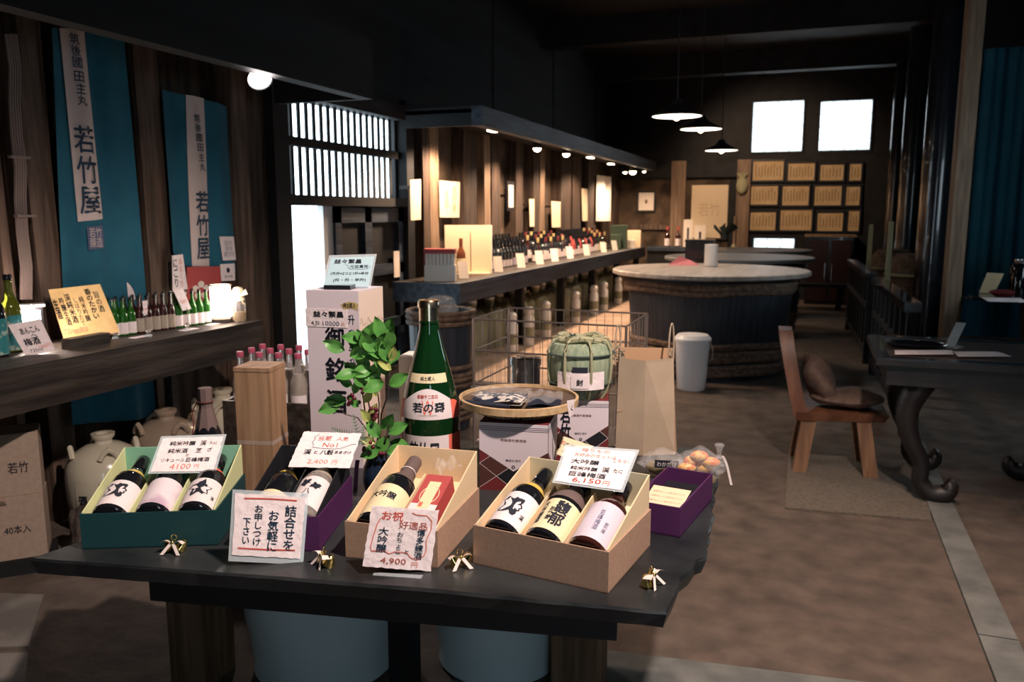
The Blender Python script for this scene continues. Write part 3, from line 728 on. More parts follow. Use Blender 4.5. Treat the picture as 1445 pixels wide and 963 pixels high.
def rock(px, py, s, label):
    q = at_z(px, py, 0); bm = bmesh.new(); bmesh.ops.create_icosphere(bm, subdivisions=3, radius=1.0); rn = random.Random(int(px))
    ph = [rn.uniform(0, 6) for _ in range(6)]
    for v in bm.verts:
        c = v.co; k = 1 + 0.14 * math.sin(3 * c.x + ph[0]) + 0.12 * math.sin(4 * c.y + ph[1]) + 0.10 * math.sin(5 * c.z + ph[2]) + 0.05 * math.sin(9 * c.x + 7 * c.y + ph[3])
        v.co = Vector((c.x * s[0] * k, c.y * s[1] * k, max(-0.02, c.z * s[2] * k + s[2] * 0.75)))
    me = bpy.data.meshes.new('rough_rock'); bm.to_mesh(me); bm.free(); me.materials.append(M['rock'])
    o = put('rough_rock', me, loc=q); tag(o, label, 'rock')
rock(119, 779, (0.06, 0.06, 0.115), 'rough brown rock on the floor between the cartons and the cream jar')
rock(178, 790, (0.11, 0.09, 0.09), 'flat brown rock on the floor in front of the cream jar')

# ================================================================== DISPLAY TABLE
ZT = 0.70
def on_t(px, py): return at_z(px, py, ZT)
outl = [(46, 788), (170, 797), (300, 807), (460, 819), (620, 832), (760, 846), (858, 855), (938, 862), (948, 842), (957, 827), (960, 815), (975, 803), (984, 790),
        (994, 786), (997, 760), (1003, 728), (1004, 708), (1010, 684), (1011, 655), (1000, 632), (860, 630), (600, 634), (380, 640), (184, 644), (150, 705), (118, 763)]
P = [on_t(*q) for q in outl]
tc = sum(P, Vector()) / len(P)
table = thing('display_table', 'low table with a black live-edge slab top on rough timber legs', 'table', (tc.x, tc.y, 0))
bm = bmesh.new()
def jit(p, s, z):
    return (p.x - tc.x, p.y - tc.y, z)
rn = random.Random(3); top = []; mid = []; low = []
fine = []
for i, p in enumerate(P):
    q = P[(i + 1) % len(P)]; k = max(1, int((q - p).length / 0.03))
    for j in range(k): fine.append(p.lerp(q, j / k) + Vector((rn.uniform(-1, 1), rn.uniform(-1, 1), 0)) * (0.0008 if p.x < -0.25 else 0.004))
for p in fine:
    d = (p - tc); d.z = 0; d.normalize(); e = rn.uniform(-0.0015, 0.0015) if p.x < -0.25 else rn.uniform(-0.005, 0.005)
    top.append(bm.verts.new((p.x - tc.x, p.y - tc.y, ZT)))
    mid.append(bm.verts.new((p.x - tc.x + d.x * (0.004 + e), p.y - tc.y + d.y * (0.004 + e), ZT - 0.006)))
    low.append(bm.verts.new((p.x - tc.x - d.x * (0.006 + e), p.y - tc.y - d.y * (0.006 + e), ZT - 0.034)))
n = len(fine)
bm.faces.new(top); bm.faces.new(list(reversed(low)))
for i in range(n):
    j = (i + 1) % n
    bm.faces.new((mid[i], mid[j], top[j], top[i])); bm.faces.new((low[i], low[j], mid[j], mid[i]))
bmesh.ops.recalc_face_normals(bm, faces=bm.faces[:])
me = bpy.data.meshes.new('slab_top'); bm.to_mesh(me); bm.free(); me.materials.append(M['slab'])
put('slab_top', me, table)
za = ZT - 0.034; zb = 0.60
a = at_z(212, 848, zb); b = at_z(870, 905, zb); dv = (b - a).normalized(); nv = Vector((-dv.y, dv.x, 0))
def onb(s, d, z):
    p = a + dv * s + nv * d; return (p.x - tc.x, p.y - tc.y, z)
Lb = (b - a).length
part('front_apron', MB().hexa([onb(0, 0, zb), onb(Lb, 0, zb), onb(Lb, 0.05, zb), onb(0, 0.05, zb), onb(0, 0, za), onb(Lb, 0, za), onb(Lb, 0.05, za), onb(0, 0.05, za)]), 'apron', table)
part('back_apron', MB().hexa([onb(0.1, 0.62, zb), onb(Lb, 0.62, zb), onb(Lb, 0.67, zb), onb(0.1, 0.67, zb), onb(0.1, 0.62, za), onb(Lb, 0.62, za), onb(Lb, 0.67, za), onb(0.1, 0.67, za)]), 'apron', table)
for px, py, s in ((288, 951, 0.066), (817, 985, 0.066)):
    q = at_z(px, py, 0); part('leg', MB().box(q.x - tc.x - s, q.x - tc.x + s, q.y - tc.y - s, q.y - tc.y + s, 0, za), 'leg_wood', table)
for x, y in ((-0.605, 2.255), (-1.075, 2.0)):
    part('leg', MB().box(x - tc.x - 0.035, x - tc.x + 0.035, y - tc.y - 0.035, y - tc.y + 0.035, 0, za), 'apron', table)  # black colour stands for the shade in the gap between the braziers

# glazed braziers under the table
def brazier(loc, r, h, label):
    t = thing('ceramic_brazier', label, 'pot', loc, 0, 'braziers under the table')
    part('body', MB().lathe([(r * 0.86, 0), (r * 0.90, h * 0.03), (r * 0.88, h * 0.10), (r * 0.90, h * 0.18), (r * 0.98, h * 0.55), (r, h * 0.82), (r * 0.985, h * 0.9)], 48), 'hibachi_glaze', t, True)
    part('rim', MB().lathe([(r * 0.985, h * 0.89), (r * 1.02, h * 0.92), (r * 1.03, h * 0.97), (r * 0.99, h), (r * 0.9, h * 0.99), (r * 0.86, h * 0.90)], 48), 'hibachi_glaze', t, True)
    part('ash_bed', MB().lathe([(r * 0.9, h * 0.86), (0.001, h * 0.88)], 32), 'rock', t)
q = at_z(461, 930, 0); brazier(q, 0.245, 0.36, 'pale blue glazed brazier under the table next to the timber leg')
q = at_z(705, 925, 0); brazier(q, 0.215, 0.36, 'pale blue glazed brazier with a dark speck near the second leg')

# ------------------------------------------------------------------ gift boxes
def gift_box(label, fl, fr, d, h, hb, outer, liner, rim, n, slope=True, outer_in=None):
    A = on_t(*fl); B = on_t(*fr); w = (B - A).length; rz = math.atan2(B.y - A.y, B.x - A.x)
    t = thing('gift_box', label, 'box', (A.x, A.y, ZT), rz, 'open gift boxes on the table')
    th = 0.003
    part('tray_base', MB().box(0, w, 0, d, 0.0005, th), outer, t)
    part('tray_front', MB().box(0, w, 0, th, 0.0005, h), outer, t)
    part('tray_back', MB().box(0, w, d - th, d, 0.0005, h), outer, t)
    part('tray_side', MB().box(0, th, th, d - th, 0.0005, h), outer, t)
    part('tray_side', MB().box(w - th, w, th, d - th, 0.0005, h), outer, t)
    g = th + 0.0006; y0, y1 = g, d - g
    def side(x0, x1):
        return MB().hexa([(x0, y0, th), (x1, y0, th), (x1, y1, th), (x0, y1, th), (x0, y0, h + 0.002), (x1, y0, h + 0.002), (x1, y1, hb), (x0, y1, hb)])
    part('liner_side', side(g, g + th), rim, t); part('liner_side', side(w - g - th, w - g), rim, t)
    part('liner_back', MB().box(g + th, w - g - th, y1 - th, y1, th, hb), liner, t)
    T = math.atan2(hb - 0.075, d)
    x0, x1 = g + th, w - g - th
    part('cradle', MB().hexa([(x0, y0, th), (x1, y0, th), (x1, y1 - th, th), (x0, y1 - th, th), (x0, y0, 0.008), (x1, y0, 0.008), (x1, y1 - th, 0.008 + (d) * math.tan(T) * 0.9), (x0, y1 - th, 0.008 + d * math.tan(T) * 0.9)]), liner, t)
    for i in range(1, n):
        x = x0 + (x1 - x0) * i / n
        part('divider', MB().hexa([(x - 0.0015, y0, 0.008), (x + 0.0015, y0, 0.008), (x + 0.0015, y1 - th, 0.02), (x - 0.0015, y1 - th, 0.02),
                                   (x - 0.0015, y0, h * 0.92), (x + 0.0015, y0, h * 0.92), (x + 0.0015, y1 * 0.72, h * 0.92 + d * 0.72 * math.tan(T) * 0.85), (x - 0.0015, y1 * 0.72, h * 0.92 + d * 0.72 * math.tan(T) * 0.85)]), rim, t)
    mw = Matrix.Translation((A.x, A.y, ZT)) @ Matrix.Rotation(rz, 4, 'Z')
    xs = [x0 + (x1 - x0) * (i + 0.5) / n for i in range(n)]
    return t, mw, w, xs, T
def laid(mw, x, T, r, y=0.016, lift=0.017, spin=0.0):
    c, s = math.cos(T), math.sin(T)
    loc = Matrix(((1, 0, 0, x), (0, s, c, y), (0, -c, s, lift + r * c + 0.001), (0, 0, 0, 1)))
    return mw @ loc @ Matrix.Rotation(spin, 4, 'Z')
def on_label(t, pr, h, r, s, a, zf, w, hh, m, bold=0.02, rot=0, parent=None):
    """lettering wrapped on the label of a bottle (rot=1 writes it along the bottle)"""
    v, f, _ = text2d(s, min(bold, 0.035)); mb = MB()
    if rot: v = [(b, -x) for x, b in v]
    mb.add([((r + 0.0013) * math.cos(R(-90) + R(a) + x * w / r), (r + 0.0013) * math.sin(R(-90) + R(a) + x * w / r), zf * h + y * hh) for x, y in v], f)
    put('lettering', mb.mesh('lettering', m, 'raw'), parent or t)
def blot(t, r, h, a, zf, w, hh, m, seed, spikes=9):
    rn = random.Random(seed); pts = []
    for k in range(28):
        q = 2 * math.pi * k / 28; rr = (0.82 + 0.18 * math.sin(spikes * 0.5 * q + seed)) * rn.uniform(0.7, 1.0)
        pts.append((0.5 * rr * math.cos(q), 0.5 * rr * math.sin(q)))
    vs = [((r + 0.0012) * math.cos(R(-90) + R(a) + x * w / r), (r + 0.0012) * math.sin(R(-90) + R(a) + x * w / r), zf * h + y * hh) for x, y in [(0, 0)] + pts]
    mb = MB(); mb.add(vs, [(0, 1 + k, 1 + (k + 1) % 28) for k in range(28)])
    put('ink_painting', mb.mesh('ink_painting', m, 'raw'), t)

BH, BR_ = 0.230, 0.038
# --- green box, three bottles
gb, mw, w, xs, T = gift_box('dark teal gift box with mint lining holding three dark bottles', (116, 776), (308, 770), 0.25, 0.078, 0.150, 'green_card', 'mint_card', 'mint_rim', 3)
pA, pr = bottle_parts(BH, BR_, 'bottle_black', 'bottle_black', 'label_white', (0.05, 0.42), 80, 24, 'long', 'yellow_foil')
pB, _ = bottle_parts(BH, BR_, 'bottle_black', 'bottle_black', 'label_swirl', (0.05, 0.44), 85, 24, 'long')
pC, _ = bottle_parts(BH, BR_, 'bottle_black', 'bottle_black', 'label_white', (0.05, 0.42), 80, 24, 'long', 'coral')
b = stamp('sake_bottle', pA, 'dark bottle with yellow neck band and black brush-painted label in the teal box', 'bottle', 'bottles in the teal box', mtx=laid(mw, xs[0], T, BR_)); blot(b, BR_, BH, 4, 0.27, 0.064, 0.066, 'ink', 3)
b = stamp('sake_bottle', pB, 'dark bottle with pale lilac swirled label in the middle of the teal box', 'bottle', 'bottles in the teal box', mtx=laid(mw, xs[1], T, BR_))
b = stamp('sake_bottle', pC, 'dark bottle with pink neck band and black leaf label in the teal box', 'bottle', 'bottles in the teal box', mtx=laid(mw, xs[2], T, BR_)); blot(b, BR_, BH, 0, 0.26, 0.062, 0.066, 'ink', 8); on_label(b, pr, BH, BR_, vert('渓'), 52, 0.16, 0.008, 0.012, 'ink')
p = mw @ Vector((w * 0.55, 0.25 * 0.72, 0.174))
card('price_card', 'white handwritten card priced 4100 yen over the teal box', 'sign', ((230, 619), (315, 616), (301, 665), (213, 666)), p, toward(p, R(54)), 'washi',
     [('純米吟醸', 0.36, 0.80, 0.42, 0.14, 'ink', 0.02), ('渓', 0.70, 0.80, 0.10, 0.15, 'ink', 0.02), ('たに', 0.87, 0.80, 0.13, 0.09, 'ink', 0.01), ('純米酒', 0.32, 0.58, 0.32, 0.14, 'ink', 0.02),
      ('芝', 0.66, 0.58, 0.10, 0.14, 'ink', 0.02), ('ざ', 0.84, 0.60, 0.08, 0.11, 'ink', 0.01), ('と', 0.50, 0.45, 0.05, 0.08, 'ink', 0.01), ('リキュール', 0.29, 0.31, 0.38, 0.11, 'ink', 0.01), ('巨峰梅酒', 0.69, 0.31, 0.38, 0.13, 'ink', 0.02),
      ('4100', 0.44, 0.12, 0.34, 0.15, 'pink_ink', 0.0), ('円', 0.70, 0.12, 0.08, 0.10, 'pink_ink', 0.0)], rough=0.0008, sleeve=0.004)
# --- purple box, two bottles
gb, mw, w, xs, T = gift_box('purple and black gift box holding two bottles behind the framed notice', (338, 776), (451, 779), 0.27, 0.076, 0.150, 'purple_card', 'black_card', 'black_card', 2)
pA, pr = bottle_parts(0.245, 0.036, 'bottle_black', 'bottle_black', 'label_cream', (0.05, 0.30), 80, 24, 'long', 'yellow_foil')
pB, prB = bottle_parts(0.248, 0.037, 'bottle_clear', 'bottle_black', 'label_white', (0.08, 0.50), 90, 24, 'long')
stamp('sake_bottle', pA, 'black bottle with a gold neck band in the purple box', 'bottle', None, mtx=laid(mw, xs[0], T, 0.036))
b = stamp('sake_bottle', pB, 'pale bottle with black crest print label in the purple box', 'bottle', None, mtx=laid(mw, xs[1], T, 0.037))
part('drink', MB().lathe([(0.031, 0.004), (0.033, 0.02), (0.033, 0.15), (0.012, 0.2)], 16), 'label_dull', b, True)
blot(b, 0.037, 0.248, -18, 0.40, 0.03, 0.035, 'ink', 5); blot(b, 0.037, 0.248, 22, 0.36, 0.03, 0.03, 'ink', 11); on_label(b, prB, 0.248, 0.037, vert('八穀'), 0, 0.22, 0.016, 0.045, 'ink')
p = mw @ Vector((w * 0.6, 0.27 * 0.75, 0.170))
wave = [(0.30 + 0.0 * i, 0.0) for i in range(1)]
card('price_card', 'white handwritten card priced 2,400 yen over the purple box', 'sign', ((429, 609), (510, 612), (493, 661), (406, 659)), p, toward(p, R(54)), 'washi',
     [('当蔵', 0.42, 0.82, 0.22, 0.13, 'red_ink', 0.0), ('人気', 0.72, 0.82, 0.2, 0.12, 'red_ink', 0.0), ('No1', 0.55, 0.63, 0.25, 0.12, 'red_ink', 0.0), ('渓', 0.22, 0.42, 0.12, 0.15, 'ink', 0.03), ('と', 0.36, 0.42, 0.06, 0.09, 'ink', 0.02),
      ('八穀', 0.54, 0.42, 0.22, 0.14, 'ink', 0.03), ('あまざけ', 0.81, 0.43, 0.28, 0.09, 'ink', 0.02), ('2,400', 0.45, 0.15, 0.34, 0.13, 'pink_ink', 0), ('円', 0.73, 0.15, 0.09, 0.12, 'pink_ink', 0)],
     lines=[([(0.30, 0.93), (0.24, 0.85), (0.26, 0.78), (0.23, 0.70), (0.27, 0.62), (0.26, 0.56), (0.40, 0.53), (0.65, 0.52), (0.76, 0.55), (0.90, 0.66), (0.98, 0.68)], 0.0011, 'navy_ink')], rough=0.0012)
# --- notice in a clear sleeve
p = on_t(376, 798); nn = toward(p, R(14), R(-6))
card('framed_notice', 'white notice with black brush writing and red bars in a clear sleeve', 'sign', ((332, 697), (431, 702), (424, 789), (327, 784)), p, nn, 'washi',
     [(vert('詰合せを'), 0.80, 0.48, 0.17, 0.74, 'navy_ink', 0.02), (vert('お気軽に'), 0.56, 0.42, 0.16, 0.66, 'navy_ink', 0.02), (vert('お申しつけ'), 0.34, 0.50, 0.12, 0.66, 'navy_ink', 0.02), (vert('下さい'), 0.18, 0.40, 0.11, 0.42, 'navy_ink', 0.02)],
     lines=[([(0.12, 0.925), (0.5, 0.94), (0.88, 0.935)], 0.003, 'red_ink'), ([(0.08, 0.12), (0.5, 0.115), (0.9, 0.125)], 0.003, 'red_ink')], rough=0.0012, sleeve=0.012)
# --- kraft box with one bottle and a red carton
gb, mw, w, xs, T = gift_box('narrow kraft gift box with one dark bottle and a red carton', (488, 787), (618, 803), 0.27, 0.078, 0.165, 'kraft', 'liner_cream', 'liner_cream', 2)
pA, pr = bottle_parts(0.248, 0.040, 'bottle_black', 'paper_wrap', 'label_cream', (0.05, 0.44), 85, 24, 'long')
b = stamp('sake_bottle', pA, 'black bottle with paper-wrapped neck and gold label in the narrow kraft box', 'bottle', None, mtx=laid(mw, xs[0], T, 0.040))
on_label(b, pr, 0.248, 0.040, '大吟醸', 0, 0.30, 0.055, 0.022, 'ink', 0.02)
part('paper_hood', MB().patch(pr, 0.248 * 0.60, 0.248 * 0.80, R(-180), R(180), 20, 6, 0.0015), 'paper_wrap', b, True)
part('tie_string', MB().tube([(0.018 * math.cos(a), 0.018 * math.sin(a), 0.201) for a in [k * math.pi / 8 for k in range(16)]], 0.0014, 5, True), 'ribbon', b)
mx = mw @ Matrix.Translation((xs[1], 0.03, 0.045)) @ Matrix.Rotation(T, 4, 'X')
t = thing('cup_carton', 'red carton printed with a cream bow in the narrow kraft box', 'carton', mtx=mx)
part('carton_body', MB().box(-0.03, 0.028, 0, 0.155, 0, 0.045), 'red_card', t)
part('cream_panel', MB().box(-0.0302, 0.0282, 0, 0.055, 0.0448, 0.0456), 'label_white', t)
part('bow_print', MB().box(-0.014, 0.012, 0.04, 0.13, 0.0452, 0.0460), 'label_cream', t)
part('crest_print', MB().box(-0.012, -0.004, 0.045, 0.06, 0.0458, 0.0464), 'coral', t)
for s in (-1, 1): part('cord_print', MB().tube([(0 + s * 0.020 * math.sin(k * math.pi / 6), 0.085 + 0.03 * math.cos(k * math.pi / 6), 0.0458) for k in range(7)], 0.0009, 4), 'label_cream', t)
mx2 = mw @ Matrix.Translation((xs[1], 0.20, 0.14))
cr = MB().grid(lambda u, v: ((u - 0.5) * 0.055, (v - 0.5) * 0.07, 0.014 * math.sin(9 * u + 3 * v) * math.cos(7 * v) + 0.01), 14, 14)
o = part('crumpled_film', cr, 'crinkle_film'); o.matrix_world = mx2; tag(o, 'crumpled clear film above the red carton in the kraft box', 'plastic film')
p = on_t(566, 810); nn = toward(p, R(10), R(-2))
wavy = [(0.17, 0.80), (0.13, 0.70), (0.10, 0.5), (0.08, 0.33), (0.10, 0.26), (0.3, 0.27), (0.36, 0.23), (0.45, 0.27), (0.62, 0.27), (0.68, 0.20), (0.78, 0.16), (0.88, 0.24), (0.90, 0.34), (0.88, 0.5), (0.93, 0.68), (0.92, 0.82), (0.84, 0.90), (0.68, 0.90), (0.62, 0.93)]
card('price_card', 'white handwritten card priced 4,900 yen leaning on the narrow kraft box', 'sign', ((525, 714), (619, 721), (608, 807), (511, 799)), p, nn, 'washi',
     [('お祝', 0.34, 0.85, 0.32, 0.15, 'coral', 0.02), ('好適品', 0.66, 0.72, 0.42, 0.13, 'pink_ink', 0.01), (vert('大吟醸'), 0.24, 0.45, 0.15, 0.42, 'navy_ink', 0.02), (vert('おちょこ'), 0.49, 0.42, 0.09, 0.36, 'navy_ink', 0.01),
      ('と', 0.62, 0.28, 0.06, 0.07, 'navy_ink', 0.02), (vert('博多練酒'), 0.79, 0.42, 0.12, 0.50, 'navy_ink', 0.02), ('4,900', 0.44, 0.11, 0.38, 0.11, 'pink_ink', 0.01), ('円', 0.76, 0.08, 0.09, 0.09, 'pink_ink', 0)],
     lines=[(wavy, 0.0022, 'pink_ink')], rough=0.0012)
q0, q1, q2, q3 = [at_z(px, py, ZT + 0.001) for px, py in ((528, 808), (597, 812), (594, 817), (526, 812))]
o = part('card_stand', MB().plate([v - q0 for v in (q3, q2, q1, q0)], Vector((0, 0, 1)), 0.001), 'acrylic', loc=q0); tag(o, 'clear acrylic foot plate under the 4,900 yen card', 'card stand')
# --- large kraft box with three bottles
gb, mw, w, xs, T = gift_box('wide kraft gift box with cream lining and three large labelled bottles', (668, 796), (858, 839), 0.25, 0.082, 0.158, 'kraft', 'liner_pale', 'liner_cream', 3)
rB = 0.0405; hB = 0.231
pA, prA = bottle_parts(hB, rB, 'bottle_black', 'bottle_black', 'label_white', (0.05, 0.46), 85, 28, 'long', 'yellow_foil')
pB, _ = bottle_parts(hB, rB, 'bottle_black', 'bottle_black', 'label_cream', (0.05, 0.46), 85, 28, 'long')
pC, _ = bottle_parts(hB, rB, 'bottle_brown', 'bottle_black', 'label_lilac', (0.05, 0.52), 85, 28, 'long')
b = stamp('sake_bottle', pA, 'black bottle with gold foil neck and black leaf painting in the wide box', 'bottle', 'bottles in the wide kraft box', mtx=laid(mw, xs[0], T, rB))
blot(b, rB, hB, 6, 0.27, 0.068, 0.075, 'ink', 3); on_label(b, prA, hB, rB, vert('渓'), 50, 0.18, 0.010, 0.014, 'ink')
b = stamp('sake_bottle', pB, 'dark bottle with cream label of heavy black characters in the wide kraft box', 'bottle', 'bottles in the wide kraft box', mtx=laid(mw, xs[1], T, rB))
on_label(b, prA, hB, rB, vert('馥郁'), 22, 0.28, 0.030, 0.075, 'ink', 0.035); on_label(b, prA, hB, rB, vert('大吟醸酒'), -30, 0.27, 0.012, 0.07, 'ink', 0.02); on_label(b, prA, hB, rB, vert('若竹屋'), -3, 0.25, 0.010, 0.04, 'ink', 0.01)
part('dark_film', MB().patch(prA, hB * 0.50, hB * 0.80, R(-180), R(180), 20, 6, 0.0018), 'paper_wrap', b, True)
part('film_frill', MB().lathe([(0.020, hB * 0.79), (0.026, hB * 0.87), (0.022, hB * 0.88), (0.017, hB * 0.80)], 11, caps=False), 'bottle_black', b)
b = stamp('sake_bottle', pC, 'reddish brown bottle with shiny lilac label in the wide kraft box', 'bottle', 'bottles in the wide kraft box', mtx=laid(mw, xs[2], T, rB))
on_label(b, prA, hB, rB, vert('巨峰梅酒'), 10, 0.28, 0.010, 0.06, 'faded_ink', 0.0); on_label(b, prA, hB, rB, vert('若竹屋'), 35, 0.22, 0.008, 0.03, 'faded_ink', 0.0)
p = mw @ Vector((w * 0.5, 0.25 * 0.72, 0.171))
card('price_card', 'white handwritten card priced 6,150 yen over the wide kraft box', 'sign', ((800, 631), (897, 638), (876, 692), (784, 679)), p, toward(p, R(54)), 'washi',
     [('贈りもの', 0.42, 0.91, 0.42, 0.09, 'pink_ink', 0), ('お好みのセットは', 0.44, 0.77, 0.62, 0.10, 'pink_ink', 0.0), ('こちら!!', 0.84, 0.70, 0.24, 0.09, 'pink_ink', 0.0), ('大吟醸', 0.32, 0.58, 0.42, 0.13, 'ink', 0.015),
      ('純米吟醸', 0.34, 0.40, 0.40, 0.11, 'ink', 0.015), ('渓', 0.66, 0.42, 0.11, 0.14, 'ink', 0.02), ('たに', 0.84, 0.42, 0.14, 0.10, 'ink', 0.01), ('巨峰梅酒', 0.42, 0.24, 0.54, 0.13, 'ink', 0.015),
      ('6,150', 0.44, 0.08, 0.42, 0.14, 'coral', 0.01), ('円', 0.73, 0.07, 0.10, 0.12, 'coral', 0.0)], rough=0.0006, sleeve=0.004)
# --- purple box behind
A = on_t(928, 752); B = on_t(959, 760); rz = math.atan2(B.y - A.y, B.x - A.x); ww = 0.115; d2 = 0.27
q = on_t(959, 760)
t = thing('gift_box', 'small open purple box with black inside and a cream leaflet behind the wide kraft box', 'box', q, R(-8))
for nm, a in (('tray_base', (-ww, 0, 0, d2, 0.0005, 0.004)), ('tray_front', (-ww, 0, 0, 0.004, 0.0005, 0.068)), ('tray_back', (-ww, 0, d2 - 0.004, d2, 0.0005, 0.068)), ('tray_side', (-0.004, 0, 0.004, d2 - 0.004, 0.0005, 0.068)), ('tray_side', (-ww, -ww + 0.004, 0.004, d2 - 0.004, 0.0005, 0.068))):
    part(nm, MB().box(*a), 'purple_card', t)
part('black_lining', MB().box(-ww + 0.005, -0.005, 0.005, d2 - 0.005, 0.004, 0.035), 'black_card', t)
mx = Matrix.Translation(q) @ Matrix.Rotation(R(-8), 4, 'Z') @ Matrix.Translation((-0.062, 0.035, 0.037)) @ Matrix.Rotation(R(12), 4, 'X')
o = thing('leaflet', 'cream leaflet with fine print lying in the small purple box', 'leaflet', mtx=mx)
part('sheet', MB().box(-0.045, 0.045, 0, 0.11, 0, 0.001), 'cream_card', o)
for i in range(4): letter(o, '古酒のおいしい飲み方について', 0, 0.085 - 0.02 * i, 0.075, 0.008, 'label_dull', (Vector((0, 0, 0.001)), Vector((1, 0, 0)), Vector((0, 1, 0)), Vector((0, 0, 1))), 0.0)

# --- bells
def bell(px, py, rz, label):
    q = on_t(px, py); t = thing('bell_ornament', label, 'bell', q, rz, 'gold bells with white ribbons')
    pr = [(0.013, 0.0), (0.0125, 0.002), (0.010, 0.006), (0.0085, 0.014), (0.006, 0.020), (0.001, 0.022)]
    for dx, dy, tilt in ((-0.008, 0.0, -25), (0.010, 0.003, 35)):
        mb = MB(); mb.lathe(pr, 16); rm = Matrix.Rotation(R(tilt), 3, 'Y')
        vv = [rm @ Vector(v) + Vector((dx, dy, 0)) for v in mb.v]; lo = min(v.z for v in vv)
        part('bell', MB().add([v - Vector((0, 0, lo)) for v in vv], mb.f), 'bell_gold', t, True)
    for s in (-1, 1):
        part('ribbon_loop', MB().grid(lambda u, v: (s * (0.003 + 0.022 * u), -0.008 + (v - 0.5) * (0.006 + 0.014 * u), 0.024 + 0.006 * math.sin(3 * u) - 0.004 * v), 6, 3), 'ribbon', t, True)
        part('ribbon_tail', MB().grid(lambda u, v: (s * (0.002 + 0.016 * u) + (v - 0.5) * 0.008, -0.010 - 0.012 * u, 0.023 - 0.021 * u), 5, 2), 'ribbon', t, True)
    part('knot', MB().sphere((0, -0.009, 0.024), 0.0045, 8, 5), 'bell_gold', t, True)
    part('hanger', MB().tube([(0.006 * math.cos(a), 0, 0.032 + 0.006 * math.sin(a)) for a in [k * math.pi / 6 for k in range(12)]], 0.0007, 4, True), 'bell_gold', t)
bell(247, 779, R(15), 'gold bells with white ribbon in front of the teal box')
bell(459, 798, R(-30), 'gold bells with white ribbon beside the framed notice')
bell(649, 800, R(40), 'gold bells with white ribbon between the two kraft boxes')
bell(917, 826, R(70), 'gold bells with white ribbon at the slab corner past the wide kraft box')

# ------------------------------------------------------------------ big bottle
q = on_t(609, 668); h = 0.474; r = 0.0785
t = thing('display_bottle', 'very large green glass bottle with gold cap and red and white labels', 'bottle', q, R(20))
pr = [(r * 0.9, 0), (r * 0.985, 0.006), (r, 0.02), (r, 0.09), (r, 0.155), (r * 0.97, 0.185), (r * 0.90, 0.22), (r * 0.77, 0.265), (r * 0.62, 0.31), (r * 0.49, 0.345), (r * 0.40, 0.375), (r * 0.345, 0.395), (r * 0.325, 0.412), (r * 0.35, 0.413), (r * 0.35, 0.420), (r * 0.30, 0.421)]
pr = [(a, b * h / 0.474) for a, b in pr]
part('glass_body', MB().lathe(pr, 48), 'bottle_green', t, 50)
part('cap', MB().lathe([(r * 0.335, h * 0.885), (r * 0.335, h * 0.955), (r * 0.375, h * 0.957), (r * 0.38, h * 0.985), (r * 0.34, h)], 32), 'champagne', t, 30)
def rz_of(z):
    for (r1, y1), (r2, y2) in zip(pr, pr[1:]):
        if y1 <= z <= y2: return r1 + (r2 - r1) * (z - y1) / max(1e-9, y2 - y1)
    return pr[-1][0]
def shaped(name, m, za0, za1, amax, curve=0.0, eps=0.0008, a_lo=None, top=None):
    a_lo = -amax if a_lo is None else a_lo
    def fn(u, v):
        a = a_lo + (amax - a_lo) * u; zz0 = za0 - curve * math.cos(R(a) * 1.2) ; zz1 = (za1 + (top(a) if top else 0))
        z = zz0 + (zz1 - zz0) * v; rr = rz_of(z) + eps
        return (rr * math.cos(R(-90 + a)), rr * math.sin(R(-90 + a)), z)
    return part(name, MB().grid(fn, 20, 6), m, t, True)
def wrap(s, a, z, w, hh, m, bold, parent, eps=0.0016):
    v, f, _ = text2d(s, min(bold, 0.035)); mb = MB()
    vs = []
    for x, y in v:
        zz = z + y * hh; rr = rz_of(zz) + eps; aa = R(-90 + a) + x * w / rr; vs.append((rr * math.cos(aa), rr * math.sin(aa), zz))
    mb.add(vs, f); put('lettering', mb.mesh('lettering', m, 'raw'), parent)
L1 = shaped('main_label', 'label_white', 0.03, 0.125, 42, a_lo=-62); shaped('label_red_end', 'coral', 0.03, 0.125, 85, a_lo=42); shaped('label_red_end', 'dark_red', 0.03, 0.125, -62, a_lo=-95)
wrap('若竹屋', -8, 0.075, 0.085, 0.07, 'ink', 0.03, L1)
L2 = shaped('shoulder_label', 'label_white', 0.168, 0.222, 52, a_lo=-62, top=lambda a: 0.026 * math.cos(R(a) * 1.9)); shaped('label_red_end', 'coral', 0.166, 0.216, 88, a_lo=52, top=lambda a: -0.02 * ((a - 52) / 36) ** 2); shaped('label_red_end', 'coral', 0.166, 0.216, -62, a_lo=-95, top=lambda a: -0.02 * ((-a - 62) / 33) ** 2)
wrap('若の壽', 2, 0.200, 0.088, 0.026, 'ink', 0.03, L2); wrap('家醸千二百石', 0, 0.228, 0.055, 0.010, 'red_ink', 0.02, L2); wrap('WAKATAKEYA', 0, 0.180, 0.05, 0.004, 'label_dull', 0.0, L2); wrap('〰', 0, 0.200, 0.03, 0.04, 'coral', 0.0, L2, 0.0012)
L3 = shaped('neck_label', 'label_cream', 0.262, 0.286, 52)
wrap('純士蔵人', 0, 0.274, 0.038, 0.011, 'ink', 0.01, L3)

